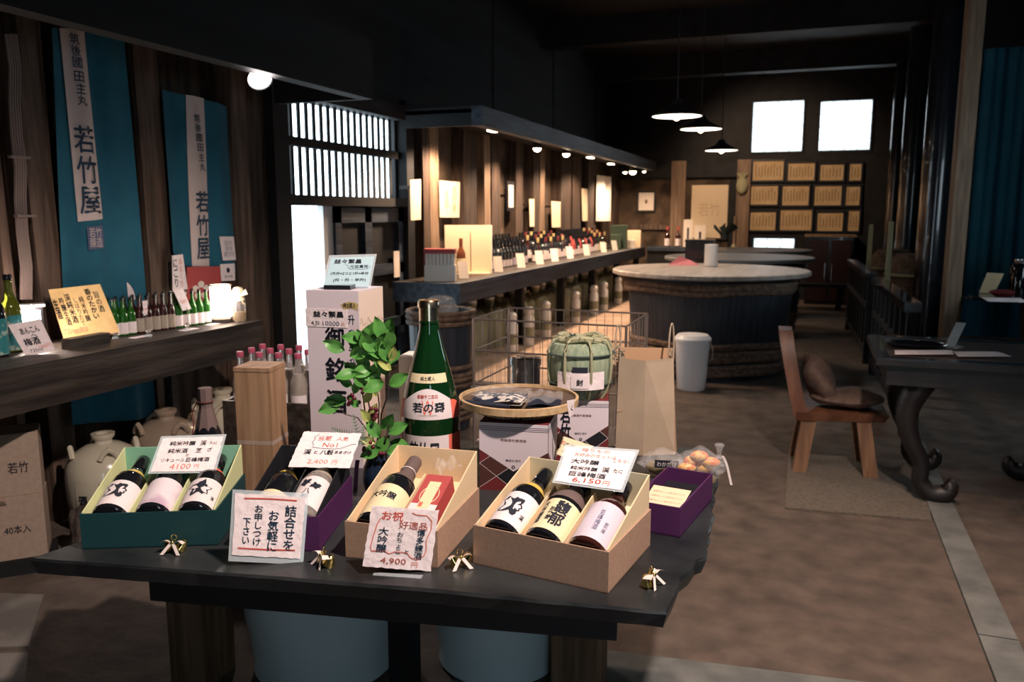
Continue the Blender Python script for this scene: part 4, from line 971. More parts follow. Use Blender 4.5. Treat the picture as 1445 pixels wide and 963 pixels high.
# ------------------------------------------------------------------ tall carton with card
q = on_t(441, 655); wq = 0.157; hq = 0.49
t = thing('tall_carton', 'tall white presentation carton with black brush lettering and landscape drawing', 'carton', q, R(5))
part('front_panel', MB().box(0, wq, 0, 0.002, 0, hq), 'carton_white', t); part('side_panel', MB().box(wq - 0.002, wq, 0.002, wq, 0, hq), 'carton_side', t)
part('side_panel', MB().box(0, 0.002, 0.002, wq, 0, hq), 'carton_side', t); part('back_panel', MB().box(0.002, wq - 0.002, wq - 0.002, wq, 0, hq), 'carton_white', t)
part('lid', MB().box(0, wq, 0, wq, hq, hq + 0.0025), 'carton_white', t)
ff = (Vector((0, 0, 0)), Vector((1, 0, 0)), Vector((0, 0, 1)), Vector((0, -1, 0))); fs_ = (Vector((wq, 0, 0)), Vector((0, 1, 0)), Vector((0, 0, 1)), Vector((1, 0, 0)))
for i, (c, z, s) in enumerate((('御', 0.362, 0.058), ('銘', 0.275, 0.062), ('酒', 0.185, 0.062))): letter(t, c, 0.082, z, s, s * 1.1, 'ink', ff, 0.045)
for c, z in (('升', 0.415), ('升', 0.375), ('半', 0.335), ('升', 0.295)): letter(t, c, 0.134, z, 0.02, 0.027, 'navy_ink', ff, 0.015)
for z in (0.42, 0.38): letter(t, 'ますます', 0.149, z, 0.004, 0.018, 'label_dull', ff, 0.0) if False else None
gl = MB(); arc = []
for k in range(9):
    a = R(60 + 60 * k / 8); arc.append((0.133 + 0.058 * math.cos(a), 0.405 + 0.058 * math.sin(a)))
for k in range(9):
    a = R(120 - 60 * k / 8); arc.append((0.133 + 0.040 * math.cos(a), 0.405 + 0.040 * math.sin(a)))
arc = [(min(x, wq - 0.001), z) for x, z in arc]
gp = part('gold_label', MB().plate([Vector((x, -0.0006, z)) for x, z in arc], Vector((0, -1, 0)), 0.0005), 'label_gold', t)
letter(gp, '純士蔵人', 0.130, 0.454, 0.036, 0.013, 'ink', ff, 0.02, eps=0.0016)
# landscape line drawing on the side
def wig(pts, wd=0.0011): stroke(t, pts, wd, 'stem', fs_, 'line_drawing')
rn = random.Random(5)
wig([(0.005 + 0.15 * i / 24, 0.40 + 0.018 * math.sin(i * 1.3) * math.sin(i * 0.5 + 1) + rn.uniform(-0.004, 0.004)) for i in range(25)])
wig([(0.005, 0.385), (0.02, 0.375), (0.035, 0.38), (0.05, 0.368), (0.07, 0.372), (0.085, 0.360)])
for k in range(3): wig([(0.004, 0.362 - 0.008 * k), (0.05, 0.325 - 0.008 * k), (0.09, 0.295 - 0.008 * k)])
wig([(0.08, 0.30), (0.085, 0.35), (0.095, 0.372), (0.105, 0.35), (0.11, 0.30)]); wig([(0.115, 0.30), (0.12, 0.36), (0.13, 0.345), (0.14, 0.362), (0.15, 0.34)])
for k in range(5): wig([(0.05 + 0.018 * k, 0.25 - 0.02 * k), (0.07 + 0.018 * k, 0.262 - 0.02 * k), (0.09 + 0.012 * k, 0.245 - 0.02 * k)])
letter(t, 'WAKATAKEYA', 0.142, 0.12, 0.008, 0.16, 'label_dull', (fs_[0], fs_[1], fs_[2], fs_[3]), 0.0) if False else None
# paper strip pasted on the carton
sp = part('price_strip', MB().box(-0.003, 0.122, -0.0012, -0.0002, 0.392, 0.442), 'washi', t)
letter(sp, '益々繁昌', 0.066, 0.428, 0.09, 0.017, 'ink', ff, 0.03, eps=0.002); letter(sp, '4.5l', 0.026, 0.403, 0.024, 0.011, 'ink', ff, 0.0, eps=0.002); letter(sp, '10000', 0.074, 0.403, 0.05, 0.012, 'faded_ink', ff, 0.0, eps=0.002); letter(sp, '円', 0.110, 0.400, 0.009, 0.010, 'pink_ink', ff, 0.0, eps=0.002)
q2 = Vector((q.x, q.y, ZT + hq)) + Vector((0.09, 0.06, 0.004)); nn = toward(q2, R(20), R(4))
wv2 = [(0.38, 0.72), (0.44, 0.70), (0.46, 0.60), (0.52, 0.56), (0.62, 0.57), (0.75, 0.55), (0.9, 0.57), (0.97, 0.66)]
card('acrylic_card', 'pale blue handwritten card in an acrylic stand on top of the tall carton', 'sign', ((467, 364), (528, 362), (520, 405), (457, 404)), q2, nn, 'blue_card',
     [('益々繁昌', 0.42, 0.83, 0.62, 0.15, 'ink', 0.03), ('元祖萬両', 0.70, 0.65, 0.42, 0.11, 'navy_ink', 0.01), ('1升升=2つと1升=半分', 0.52, 0.42, 0.86, 0.11, 'ink', 0.025), ('(升・升・半升)', 0.55, 0.19, 0.74, 0.13, 'ink', 0.025)],
     lines=[(wv2, 0.0009, 'navy_ink')], sleeve=0.003)
o = part('card_stand', MB().box(0, 0.075, 0, 0.05, 0, 0.012), 'lacquer', loc=(q.x + 0.045, q.y + 0.02, ZT + hq + 0.003)); o.rotation_euler.z = R(12); tag(o, 'black acrylic foot of the pale blue card on the tall carton', 'card stand')

# ------------------------------------------------------------------ wooden box and wrapped bottle
q = on_t(339, 694); t = thing('wooden_bottle_box', 'tall closed paulownia wood bottle box tied with clear tape', 'box', q, R(12))
wb = 0.093; hb = 0.315
part('box_body', MB().box(0, wb, 0, wb, 0, hb - 0.004), 'paulownia', t); part('lid', MB().box(-0.001, wb + 0.001, -0.001, wb + 0.001, hb - 0.004, hb + 0.006), 'paulownia', t)
part('clear_tape', MB().box(-0.0008, wb + 0.0008, -0.0008, wb + 0.0008, 0.125, 0.135), 'clear_film', t)
q = on_t(298, 698); pW, _ = bottle_parts(0.272, 0.036, 'bottle_black', 'paper_wrap', None, n=24, capstyle='long')
t = stamp('wrapped_bottle', pW, 'dark bottle with folded brown paper hood and red cord behind the teal box', 'bottle', None, q)
part('paper_hood', MB().lathe([(0.030, 0.165), (0.022, 0.20), (0.0165, 0.225), (0.017, 0.274), (0.0001, 0.275)], 8), 'paper_wrap', t)
part('cord', MB().tube([(0.0185 * math.cos(a), 0.0185 * math.sin(a), 0.240) for a in [k * math.pi / 8 for k in range(16)]], 0.0016, 5, True), 'dark_red_cord', t)
part('cord_loop', MB().tube([(-0.018, -0.008, 0.24), (-0.032, -0.012, 0.215), (-0.034, -0.012, 0.20), (-0.028, -0.014, 0.192), (-0.026, -0.02, 0.17), (-0.036, -0.02, 0.12)], 0.0014, 5), 'dark_red_cord', t)

# ------------------------------------------------------------------ plant
q = on_t(532, 700); t = thing('flower_arrangement', 'leafy green branches with red berries and fern in a small navy vase', 'plant', q)
part('vase', MB().lathe([(0.020, 0), (0.028, 0.01), (0.034, 0.04), (0.032, 0.075), (0.022, 0.10), (0.024, 0.11), (0.018, 0.108), (0.016, 0.09)], 24), 'navy_glaze', t, True)
part('silver_ribbon', MB().grid(lambda u, v: (-0.03 - 0.012 * v + 0.012 * (u - 0.5), -0.036, 0.10 - 0.085 * v + 0.01 * math.sin(5 * v)), 3, 8), 'chrome', t, True)
q_r = Matrix.Rotation(YAW + R(10), 3, 'Z')
def plant_pt(px, py, dd=0.0):
    n = toward(q); return at_plane(px, py, q + n * dd, n) - q
def leaf_mesh(L, W, m):
    mb = MB()
    mb.grid(lambda u, v: ((u - 0.5) * W * (math.sin(math.pi * min(1, v * 1.02)) ** 0.75) * (1.15 - 0.4 * v), v * L, 0.10 * L * math.sin(2.6 * v) + 0.16 * W * abs(u - 0.5) * 2), 4, 7)
    return mb.mesh('leaf', m, True)
lm = leaf_mesh(0.056, 0.034, 'leaf'); lmp = leaf_mesh(0.042, 0.022, 'leaf_pale'); lms = leaf_mesh(0.036, 0.022, 'leaf')
branches = [[(527, 655, 0), (520, 610, 0.01), (505, 590, 0.03), (487, 585, 0.03), (477, 572, 0.03)], [(528, 655, 0), (515, 580, 0.0), (510, 545, 0.01), (497, 530, 0.02), (490, 510, 0.02)],
            [(530, 655, 0), (524, 590, -0.01), (516, 545, 0.0), (513, 500, 0.01), (520, 475, 0.02)], [(534, 655, 0), (538, 585, 0.0), (548, 555, 0.01), (549, 520, 0.02), (545, 470, 0.02)],
            [(532, 655, 0), (535, 570, -0.02), (530, 530, -0.02), (535, 490, -0.01)], [(536, 655, 0), (545, 620, 0.03), (552, 590, 0.03)]]
for br in branches: part('branch', MB().tube([plant_pt(*b) for b in br], [0.0022, 0.0019, 0.0016, 0.0012, 0.0009][:len(br)], 5), 'stem', t)
leaves = [(493, 503, 28, 25, 0), (487, 495, 150, 0, 0), (512, 530, 95, 10, 0), (505, 527, 190, 0, 0), (490, 566, 175, 0, 0), (480, 569, 200, 5, 0), (520, 478, 60, 0, 0), (515, 480, 170, 0, 0), (511, 484, 110, -20, 2), (545, 492, 75, 0, 0),
          (541, 502, 120, 10, 0), (548, 476, 80, -10, 0), (530, 497, 130, 0, 0), (538, 520, 50, 0, 0), (546, 530, 100, 0, 0), (525, 520, 200, 10, 0), (533, 535, 170, 0, 0), (542, 540, 200, 15, 0), (520, 545, 160, 0, 1), (536, 548, 110, 0, 1),
          (509, 515, 95, -25, 2), (528, 508, 80, 0, 1), (552, 510, 60, 10, 2), (500, 556, 70, 0, 2), (515, 568, 70, 0, 1), (540, 605, 60, 20, 0), (548, 612, 20, 20, 0), (535, 618, 120, 20, 0), (550, 625, -20, 20, 0), (538, 632, 200, 20, 0),
          (545, 640, 10, 10, 0), (530, 625, 160, 10, 1), (527, 600, 100, 0, 1), (520, 595, 120, 0, 1), (532, 640, 60, 0, 0), (505, 575, 130, 0, 2), (497, 545, 150, 0, 2), (538, 478, 100, -10, 0), (523, 590, 70, 0, 1), (530, 560, 95, 0, 1)]
nT = toward(q); exT = Vector((-nT.y, nT.x, 0)) ; eyT = Vector((0, 0, 1))
rn = random.Random(2)
for _ in range(22): leaves.append((rn.uniform(500, 552), rn.uniform(478, 548), rn.uniform(20, 170), 0, rn.choice((0, 2, 1, 0))))
for px, py, ang, tip, kind in leaves:
    p = plant_pt(px, py, rn.uniform(0.0, 0.045)); a = R(ang + rn.uniform(-8, 8))
    dv = exT * math.cos(a) + eyT * math.sin(a) + nT * rn.uniform(-0.2, 0.45); dv.normalize()
    zz = (nT + Vector((rn.uniform(-0.4, 0.4), rn.uniform(-0.4, 0.4), rn.uniform(0.1, 0.7)))); xx = dv.cross(zz).normalized(); zz = xx.cross(dv)
    mx = Matrix(((xx.x, dv.x, zz.x, p.x), (xx.y, dv.y, zz.y, p.y), (xx.z, dv.z, zz.z, p.z), (0, 0, 0, 1)))
    put('leaf', (lm, lmp, lms)[kind], t, mx)
bmsh = MB().sphere((0, 0, 0), 0.0055, 8, 5).mesh('berry', 'berry', True)
for cx, cy, k in ((499, 563, 9), (528, 585, 7), (521, 632, 10), (507, 552, 4), (534, 640, 5)):
    for _ in range(k): put('berry', bmsh, t, loc=plant_pt(cx + rn.uniform(-8, 8), cy + rn.uniform(-9, 9), rn.uniform(0.01, 0.05)))
for st_, en in (((500, 618), (468, 605)), ((508, 630), (498, 585)), ((512, 632), (513, 600))):
    fr = part('fern_frond', MB().tube([plant_pt(*st_, 0.05), plant_pt(*en, 0.05)], 0.0009, 4), 'fern', t)
    for i in range(9):
        k = (i + 1) / 10; cx = st_[0] + (en[0] - st_[0]) * k; cy = st_[1] + (en[1] - st_[1]) * k; L = 11 * (1 - k * 0.8)
        dx, dy = en[0] - st_[0], en[1] - st_[1]; nn_ = math.hypot(dx, dy); ux, uy = -dy / nn_, dx / nn_
        for s in (-1, 1):
            a_ = plant_pt(cx, cy, 0.05); b_ = plant_pt(cx + s * ux * L + dx / nn_ * 4, cy + s * uy * L + dy / nn_ * 4, 0.052); c_ = plant_pt(cx + dx / nn_ * 2.6, cy + dy / nn_ * 2.6, 0.05)
            put('fern_leaflet', MB().add([a_, b_, c_], [(0, 1, 2)]).mesh('fern_leaflet', 'fern', 'raw'), fr)

# ------------------------------------------------------------------ patterned cartons, tray, straw cask
def diamond_carton(label, q, rz, w, d, h, big=False, brush=None):
    t = thing('patterned_carton', label, 'carton', q, rz, 'white cartons with diamond pattern')
    part('body', MB().box(0, w, 0, d, 0, h), 'brown_card', t)
    part('top_panel', MB().box(0.001, w - 0.001, 0.001, d - 0.001, h, h + 0.0008), 'dark_red', t)
    for face, L in (((Vector((0, 0, 0)), Vector((1, 0, 0)), Vector((0, 0, 1)), Vector((0, -1, 0))), w), ((Vector((w, 0, 0)), Vector((0, 1, 0)), Vector((0, 0, 1)), Vector((1, 0, 0))), d)):
        O, ex, ey, n = face
        def poly(pts, m, eps, nm): put(nm, MB().add([O + ex * x + ey * y + n * eps for x, y in pts], [tuple(range(len(pts)))]).mesh(nm, m, 'raw'), t)
        cols = ['red_card', 'brown_card', 'olive_card', 'dark_red', 'black_card', 'red_card', 'olive_card', 'dark_red']
        nx = 2; dw = L / nx; dh = h * 0.36; k = 0
        for j in range(-1, 4):
            for i in range(-1, nx + 1):
                cx = dw * (i + 0.5 * (j % 2)) + dw * 0.5; cy = dh * 0.5 * j + dh * 0.1
                pts = [(cx - dw / 2, cy), (cx, cy - dh / 2), (cx + dw / 2, cy), (cx, cy + dh / 2)]
                cl = [(min(max(x, 0), L), min(max(y, 0), h)) for x, y in pts]
                ar = abs(sum(cl[a][0] * cl[(a + 1) % 4][1] - cl[(a + 1) % 4][0] * cl[a][1] for a in range(4)))
                if ar > 1e-6: poly(cl, cols[(k * 3 + j) % 8], 0.0004, 'diamond_print')
                k += 1
                for (x1, y1), (x2, y2) in ((pts[0], pts[1]), (pts[1], pts[2])):
                    if 0 <= min(x1, x2) + 1e-6 and max(x1, x2) <= L + 1e-6 and min(y1, y2) >= -1e-6 and max(y1, y2) <= h: stroke(t, [(x1, y1), (x2, y2)], 0.0011, 'carton_white', face, 'white_line', 0.0007)
        poly([(0, h * 0.60), (L / 2, h * 0.30), (L, h * 0.60), (L, h), (0, h)], 'carton_white', 0.0011, 'white_panel')
        for z in (0.945, 0.92, 0.895): stroke(t, [(0.0, h * z), (L, h * z)], 0.0012, 'ink', face, 'stripe', 0.0015)
    f0 = (Vector((0, 0, 0)), Vector((1, 0, 0)), Vector((0, 0, 1)), Vector((0, -1, 0)))
    letter(t, '酒' if False else '筑後若竹屋酒造', w * 0.5, h * 0.755, w * 0.38, 0.007, 'dark_red', f0, 0.01, eps=0.0018)
    letter(t, '醸造元 若竹', w * 0.5, h * 0.46, w * 0.22, 0.006, 'navy_ink', f0, 0.01, eps=0.0018); letter(t, '◎', w * 0.5, h * 0.365, 0.009, 0.009, 'navy_ink', f0, 0.01, eps=0.0018)
    if brush: letter(t, vert(brush), w * 0.22, h * 0.62, w * 0.2, h * 0.6, 'ink', f0, 0.035, eps=0.002)
    return t
q = on_t(677, 691); hA = 0.178; diamond_carton('white carton with red and black diamond pattern under the bamboo tray', q, R(9), 0.176, 0.15, hA)
q_c = q + Vector((0.088, 0.085, 0)); zt = ZT + hA + 0.001
q = on_t(779, 664) + Vector((-0.024, 0.087, 0)); hB2 = 0.178; diamond_carton('white carton with diamond pattern beneath the straw cask', q, R(14), 0.155, 0.155, hB2, brush='若竹')
c_k = Vector((q.x + 0.075 * math.cos(R(14)) - 0.07 * math.sin(R(14)) + 0.0, q.y + 0.075, ZT + hB2 + 0.001))
# tray
tp = at_z(724, 580, zt) + Vector((0.015, 0.003, 0)); rt = 0.158
t = thing('bamboo_tray', 'round woven bamboo tray resting on the patterned carton', 'tray', (tp.x, tp.y, zt))
part('woven_base', MB().lathe([(0.001, 0.0), (rt * 0.62, 0.001), (rt * 0.86, 0.016), (rt * 0.97, 0.032), (rt * 0.95, 0.033), (rt * 0.84, 0.019), (rt * 0.6, 0.004), (0.001, 0.003)], 48, caps=False), 'bamboo_dark', t, True)
part('rim_band', MB().lathe([(rt * 0.955, 0.022), (rt * 1.0, 0.023), (rt * 1.005, 0.041), (rt * 0.96, 0.042), (rt * 0.955, 0.022)], 48, caps=False), 'bamboo', t, True)
rk = []
for i in range(0, 26):
    a = R(200 + 140 * i / 25); r0, r1 = rt * 0.62, rt * 0.955
    rk.append(put('woven_strand', MB().tube([(r0 * math.cos(a), r0 * math.sin(a), 0.0), (rt * 0.87 * math.cos(a), rt * 0.87 * math.sin(a), 0.0155), (r1 * math.cos(a), r1 * math.sin(a), 0.030)], 0.0013, 4).mesh('woven_strand', 'bamboo'), t))
def pack(label, loc, rz, w, d, m, seed):
    t = thing('cloth_pack', label, 'cloth pack', loc, rz)
    f0 = lambda u, v: ((u - 0.5) * w, (v - 0.5) * d, 0.014 + 0.010 * math.sin(math.pi * u) * math.sin(math.pi * v) + 0.002 * math.sin(9 * u + seed))
    mb = MB().grid(f0, 12, 10); n0 = len(mb.v); mb.grid(lambda u, v: ((u - 0.5) * w, (0.5 - v) * d, 0.006), 12, 10); part('folded_cloth', mb, m, t, True)
    part('clear_bag', MB().grid(lambda u, v: ((u - 0.5) * w * 1.12, (v - 0.5) * d * 1.2, 0.026 + 0.014 * math.sin(math.pi * u) * math.sin(math.pi * v) + 0.006 * math.sin(11 * u + seed) * math.cos(8 * v)), 18, 14), 'crinkle_film', t)
pack('folded navy and white patterned cloth in a clear bag on the bamboo tray', (tp.x - 0.056, tp.y + 0.008, zt + 0.018), R(8), 0.135, 0.11, 'cloth_print', 1)
pack('folded plain black cloth in a clear bag on the bamboo tray', (tp.x + 0.070, tp.y + 0.006, zt + 0.018), R(14), 0.085, 0.09, 'cloth_navy', 4)
o = part('cloth_roll', MB().tube([(-0.08, 0, 0), (-0.04, -0.008, 0), (0.0, -0.010, 0), (0.05, -0.006, -0.002)], [0.008, 0.009, 0.008, 0.005], 8), 'cloth_navy', None, True, (tp.x - 0.045, tp.y - 0.085, zt + 0.034)); o.rotation_euler.z = R(8)
tag(o, 'rolled dark cloth edge lying along the bamboo tray rim', 'cloth')
p = at_z(806, 585, zt - 0.02); card('price_slip', 'small white paper tag hanging from the bamboo tray rim', 'price tag', ((800, 566), (811, 564), (809, 586), (803, 589)), Vector((tp.x + rt * 0.8, tp.y - rt * 0.65, zt)), toward(tp), 'washi', [('く', 0.5, 0.5, 0.4, 0.3, 'ink', 0.01)])
# straw cask
t = thing('straw_cask', 'small straw-wrapped sake cask bound with rope on a carton', 'cask', c_k, R(22))
rc = 0.092; hc = 0.168
part('straw_body', MB().lathe([(rc * 0.72, 0), (rc * 0.86, 0.02), (rc * 0.97, 0.06), (rc, 0.10), (rc * 0.98, 0.135), (rc * 0.88, 0.155), (rc * 0.5, 0.163), (0.001, 0.160)], 32), 'straw', t, True)
for k in range(8):
    a = R(45 * k + 12)
    pts = [(rr * rc * math.cos(a), rr * rc * math.sin(a), z) for rr, z in ((0.75, 0.0), (0.9, 0.02), (1.02, 0.06), (1.05, 0.10), (1.03, 0.14), (0.9, 0.164), (0.4, 0.174))]
    part('rope', MB().tube(pts, 0.0042, 6), 'straw_rope', t, True)
for z, rr in ((0.128, 1.03), (0.045, 0.98)):
    part('binding_cord', MB().tube([(rr * rc * math.cos(a), rr * rc * math.sin(a), z) for a in [k * math.pi / 16 for k in range(32)]], 0.003, 5, True), 'straw_dark', t)
part('top_rope', MB().tube([(0.06 * math.cos(a), 0.06 * math.sin(a), 0.168 + 0.006 * math.sin(3 * a)) for a in [k * math.pi / 12 for k in range(24)]], 0.009, 7, True), 'straw_rope', t, True)
for k in range(14):
    a = random.uniform(0, 6.28); part('straw_end', MB().tube([(0.03 * math.cos(a), 0.03 * math.sin(a), 0.165), (0.075 * math.cos(a + 0.4), 0.075 * math.sin(a + 0.4), 0.172 + random.uniform(0, 0.012))], 0.0012, 4), 'straw_dark' if k % 2 else 'straw_rope', t)
for k in range(6): part('straw_end', MB().tube([(0.085, -0.03, 0.13), (0.105 + 0.01 * (k % 3), -0.05 + 0.012 * k, 0.118 + 0.008 * k)], 0.001, 4), 'straw_dark', t)
def cpatch(a0, a1, z0, z1, m, nm, off): return part(nm, MB().grid(lambda u, v: ((rc + off) * math.cos(R(-90 + a0 + (a1 - a0) * u)), (rc + off) * math.sin(R(-90 + a0 + (a1 - a0) * u)), z0 + (z1 - z0) * v), 10, 3), m, t, True)
cpatch(-48, 38, 0.035, 0.085, 'washi', 'paper_band', 0.003); cp = cpatch(-22, 8, 0.040, 0.075, 'label_white', 'seal_paper', 0.0045)
v, f, _ = text2d('封', 0.02); put('lettering', MB().add([((rc + 0.006) * math.cos(R(-97) + x * 0.018 / rc), (rc + 0.006) * math.sin(R(-97) + x * 0.018 / rc), 0.058 + y * 0.018) for x, y in v], f).mesh('lettering', 'ink', 'raw'), cp)
cpatch(-20, 6, 0.084, 0.100, 'ink', 'brush_mark', 0.0035)

# ------------------------------------------------------------------ paper bag, candy bag, yellow card
q = on_t(868, 640); wbg = 0.175; dbg = 0.10; hbg = 0.285
t = thing('paper_bag', 'brown kraft paper carrier bag standing open with twisted handles', 'bag', q, R(14))
def bagside(pts, m, nm): part(nm, MB().plate([Vector(p) for p in pts], (Vector(pts[1]) - Vector(pts[0])).cross(Vector(pts[3]) - Vector(pts[0])).normalized(), 0.0008), m, t)
x1 = wbg; cr_ = wbg * 0.46
bagside([(0, 0, 0), (cr_, -0.016, 0), (cr_, -0.034, hbg), (0.006, 0.0, hbg)], 'bag_paper', 'front_panel')
bagside([(cr_, -0.016, 0), (x1, 0.010, 0), (x1 - 0.012, 0.022, hbg), (cr_, -0.034, hbg)], 'bag_paper', 'front_panel')
bagside([(x1, 0.010, 0), (x1 + 0.008, dbg * 0.5, 0), (x1 - 0.022, dbg * 0.5, hbg + 0.004), (x1 - 0.012, 0.022, hbg)], 'bag_inner', 'side_gusset')
bagside([(x1 + 0.008, dbg * 0.5, 0), (x1, dbg, 0), (x1 - 0.008, dbg, hbg + 0.016), (x1 - 0.022, dbg * 0.5, hbg + 0.004)], 'bag_paper', 'side_gusset')
bagside([(x1, dbg, 0), (0, dbg, 0), (0.006, dbg, hbg + 0.016), (x1 - 0.008, dbg, hbg + 0.016)], 'bag_inner', 'back_panel')
bagside([(0, dbg, 0), (0.012, dbg * 0.5, 0), (0.024, dbg * 0.5, hbg), (0.006, dbg, hbg + 0.016)], 'bag_paper', 'side_gusset')
bagside([(0.012, dbg * 0.5, 0), (0, 0, 0), (0.006, 0, hbg), (0.024, dbg * 0.5, hbg)], 'bag_paper', 'side_gusset')
part('base_panel', MB().box(0.012, x1, 0.004, dbg - 0.002, 0.0005, 0.002), 'bag_paper', t)
part('fold_line', MB().box(0.002, cr_, -0.0075, -0.0065, hbg * 0.46, hbg * 0.465), 'bag_inner', t)
for xa, yy in ((0.0, 0.02), (x1 - 0.018, dbg * 0.62)):
    part('handle', MB().tube([(xa + 0.008 * math.cos(a) - 0.004 + 0.006, yy + 0.010 * math.cos(a), hbg + 0.02 + 0.075 * math.sin(a)) for a in [R(-35 + 250 * k / 14) for k in range(15)]], 0.0026, 6), 'bag_paper', t, True)
# candy bag
q = on_t(985, 690); t = thing('sweets_bag', 'clear cellophane bag of orange printed sweets tied with white ribbon', 'sweets bag', q, R(15))
def film(cx, cy, cz, rx, rz_, nm='cellophane', seed=0):
    return part(nm, MB().sphere((cx, cy, cz), 1.0, 14, 8, rx, rx * 0.6, rz_) if False else MB().add([(cx + rx * x * (1 + 0.15 * math.sin(5 * z + seed)), cy + 0.6 * rx * y, cz + rz_ * z * (1 + 0.1 * math.sin(7 * x + seed))) for x, y, z in MB().sphere((0, 0, 0), 1, 14, 9).v], MB().sphere((0, 0, 0), 1, 14, 9).f), 'crinkle_film', t)
film(0, 0, 0.058, 0.066, 0.052, seed=1)
for i in range(5): part('sweet', MB().sphere((-0.03 + 0.015 * i, 0.008 * (i % 2), 0.055 + 0.016 * (i % 3)), 0.02, 10, 6, 1.2, 0.8, 0.7), 'orange_print', t, True)
part('dried_herbs', MB().add([(0.9 * x, 0.6 * y, z + 0.026) for x, y, z in MB().sphere((0, 0, 0), 0.042, 12, 7, 1.2, 1, 0.5).v], MB().sphere((0, 0, 0), 0.042, 12, 7).f), 'dried_herb', t)
part('twisted_neck', MB().lathe([(0.010, 0.085), (0.005, 0.095), (0.013, 0.118), (0.010, 0.12)], 9, (0.05, 0)), 'crinkle_film', t)
part('ribbon', MB().grid(lambda u, v: (0.055 + 0.025 * v + 0.006 * (u - 0.5), -0.02, 0.095 - 0.07 * v + 0.008 * math.sin(4 * v)), 2, 8), 'ribbon', t, True)
q = on_t(935, 672); t = thing('snack_bag', 'clear bag of snacks with dark printed label in front of the paper bag', 'snack bag', q, R(10))
film(0, 0, 0.040, 0.062, 0.036, seed=2); part('contents', MB().sphere((0, 0, 0.024), 0.042, 12, 7, 1.1, 0.6, 0.5), 'dried_herb', t, True)
part('printed_label', MB().box(-0.022, 0.040, -0.040, -0.039, 0.034, 0.056), 'ink', t)
letter(t, 'わかたけ', 0.009, 0.045, 0.05, 0.012, 'label_white', (Vector((0, -0.04, 0)), Vector((1, 0, 0)), Vector((0, 0, 1)), Vector((0, -1, 0))), 0.0)
p = on_t(795, 668) + Vector((0, 0, 0.05))
card('price_card', 'cream handwritten card tilted behind the 6,150 yen card', 'sign', ((777, 610), (838, 630), (812, 652), (749, 626)), p, toward(p, R(45)), 'cream_card',
     [('にごり酒', 0.30, 0.62, 0.4, 0.2, 'pink_ink', 0), ('古酒', 0.62, 0.6, 0.22, 0.2, 'ink', 0.01), ('秘蔵酒', 0.36, 0.28, 0.34, 0.2, 'ink', 0.02), ('三年', 0.72, 0.26, 0.2, 0.2, 'ink', 0.01)])
q = on_t(783, 690); o = part('card_holder', MB().hexa([(-0.025, -0.015, 0), (0.025, -0.015, 0), (0.025, 0.02, 0), (-0.025, 0.02, 0), (-0.022, -0.004, 0.05), (0.022, -0.004, 0.05), (0.022, 0.014, 0.05), (-0.022, 0.014, 0.05)]), 'lacquer', loc=q)
tag(o, 'small black holder propping the cream card behind the wide kraft box', 'card stand')
q = on_t(556, 655); t = thing('plain_carton', 'plain white carton behind the large green bottle', 'carton', (q.x, q.y + 0.04, ZT), R(8))
part('body', MB().box(0, 0.11, 0, 0.09, 0, 0.30), 'carton_side', t); part('lid', MB().box(0, 0.11, 0, 0.09, 0.30, 0.302), 'white_paper', t)

# ================================================================== BEHIND THE DISPLAY TABLE
# crate of clear bottles with red caps
q = at_y(402, 560, 2.75)
t = thing('wooden_crate', 'dark wooden crate holding clear bottles behind the display table', 'crate', (q.x, 2.75, 0), R(10))
for nm, a in (('side', (-0.20, 0.24, -0.14, -0.125, 0, 0.66)), ('side', (-0.20, 0.24, 0.165, 0.18, 0, 0.66)), ('end', (-0.20, -0.185, -0.125, 0.165, 0, 0.66)), ('end', (0.225, 0.24, -0.125, 0.165, 0, 0.66)), ('shelf', (-0.185, 0.225, -0.125, 0.165, 0.56, 0.575))):
    part(nm, MB().box(*a), 'ledge_wood', t)
pcl, _ = bottle_parts(0.275, 0.034, 'bottle_clear', 'red_cap', 'label_white', (0.1, 0.4), 60, 16)
pcl.append(('drink', MB().lathe([(0.029, 0.006), (0.031, 0.02), (0.031, 0.14), (0.015, 0.19)], 14).mesh('drink', 'jar_cream', True)))
for i in range(5):
    for j in range(3):
        x, y = -0.145 + 0.082 * i, -0.08 + 0.095 * j
        p = Vector((q.x, 2.75, 0.576)) + Matrix.Rotation(R(10), 3, 'Z') @ Vector((x, y, 0))
        stamp('clear_bottle', pcl, 'clear glass bottle with red cap in the crate behind the wooden box', 'bottle', 'clear bottles in the crate', p, R(30))
# wire rack
rp = at_y(668, 455, 3.05); rp2 = at_y(884, 452, 3.05); zr = at_y(700, 452, 3.05).z; wr_ = rp2.x - rp.x
t = thing('wire_rack', 'tall chrome wire rack standing behind the bamboo tray', 'rack', (rp.x, 3.05, 0))
dr = 0.42
for x in (0, wr_):
    for y in (0, dr): part('upright', MB().tube([(x, y, 0), (x, y, zr + 0.0)], 0.006, 6), 'wire', t)
for y in (0, dr):
    for z in (zr, zr - 0.13, zr - 0.27, 0.45): part('rail', MB().tube([(0, y, z), (wr_, y, z)], 0.004, 5), 'wire', t)
    for i in range(1, 17): part('wire', MB().tube([(wr_ * i / 17, y, 0.45), (wr_ * i / 17, y, zr)], 0.0016, 4), 'wire', t)
for x in (0, wr_):
    for z in (zr, zr - 0.13, zr - 0.27, 0.45): part('rail', MB().tube([(x, 0, z), (x, dr, z)], 0.004, 5), 'wire', t)
    for i in range(1, 8): part('wire', MB().tube([(x, dr * i / 8, 0.45), (x, dr * i / 8, zr)], 0.0016, 4), 'wire', t)
part('wire_shelf', MB().box(0.006, wr_ - 0.006, 0.006, dr - 0.006, 0.452, 0.458), 'wire', t)
q = at_y(742, 505, 3.25); hh = q.z - 0.459
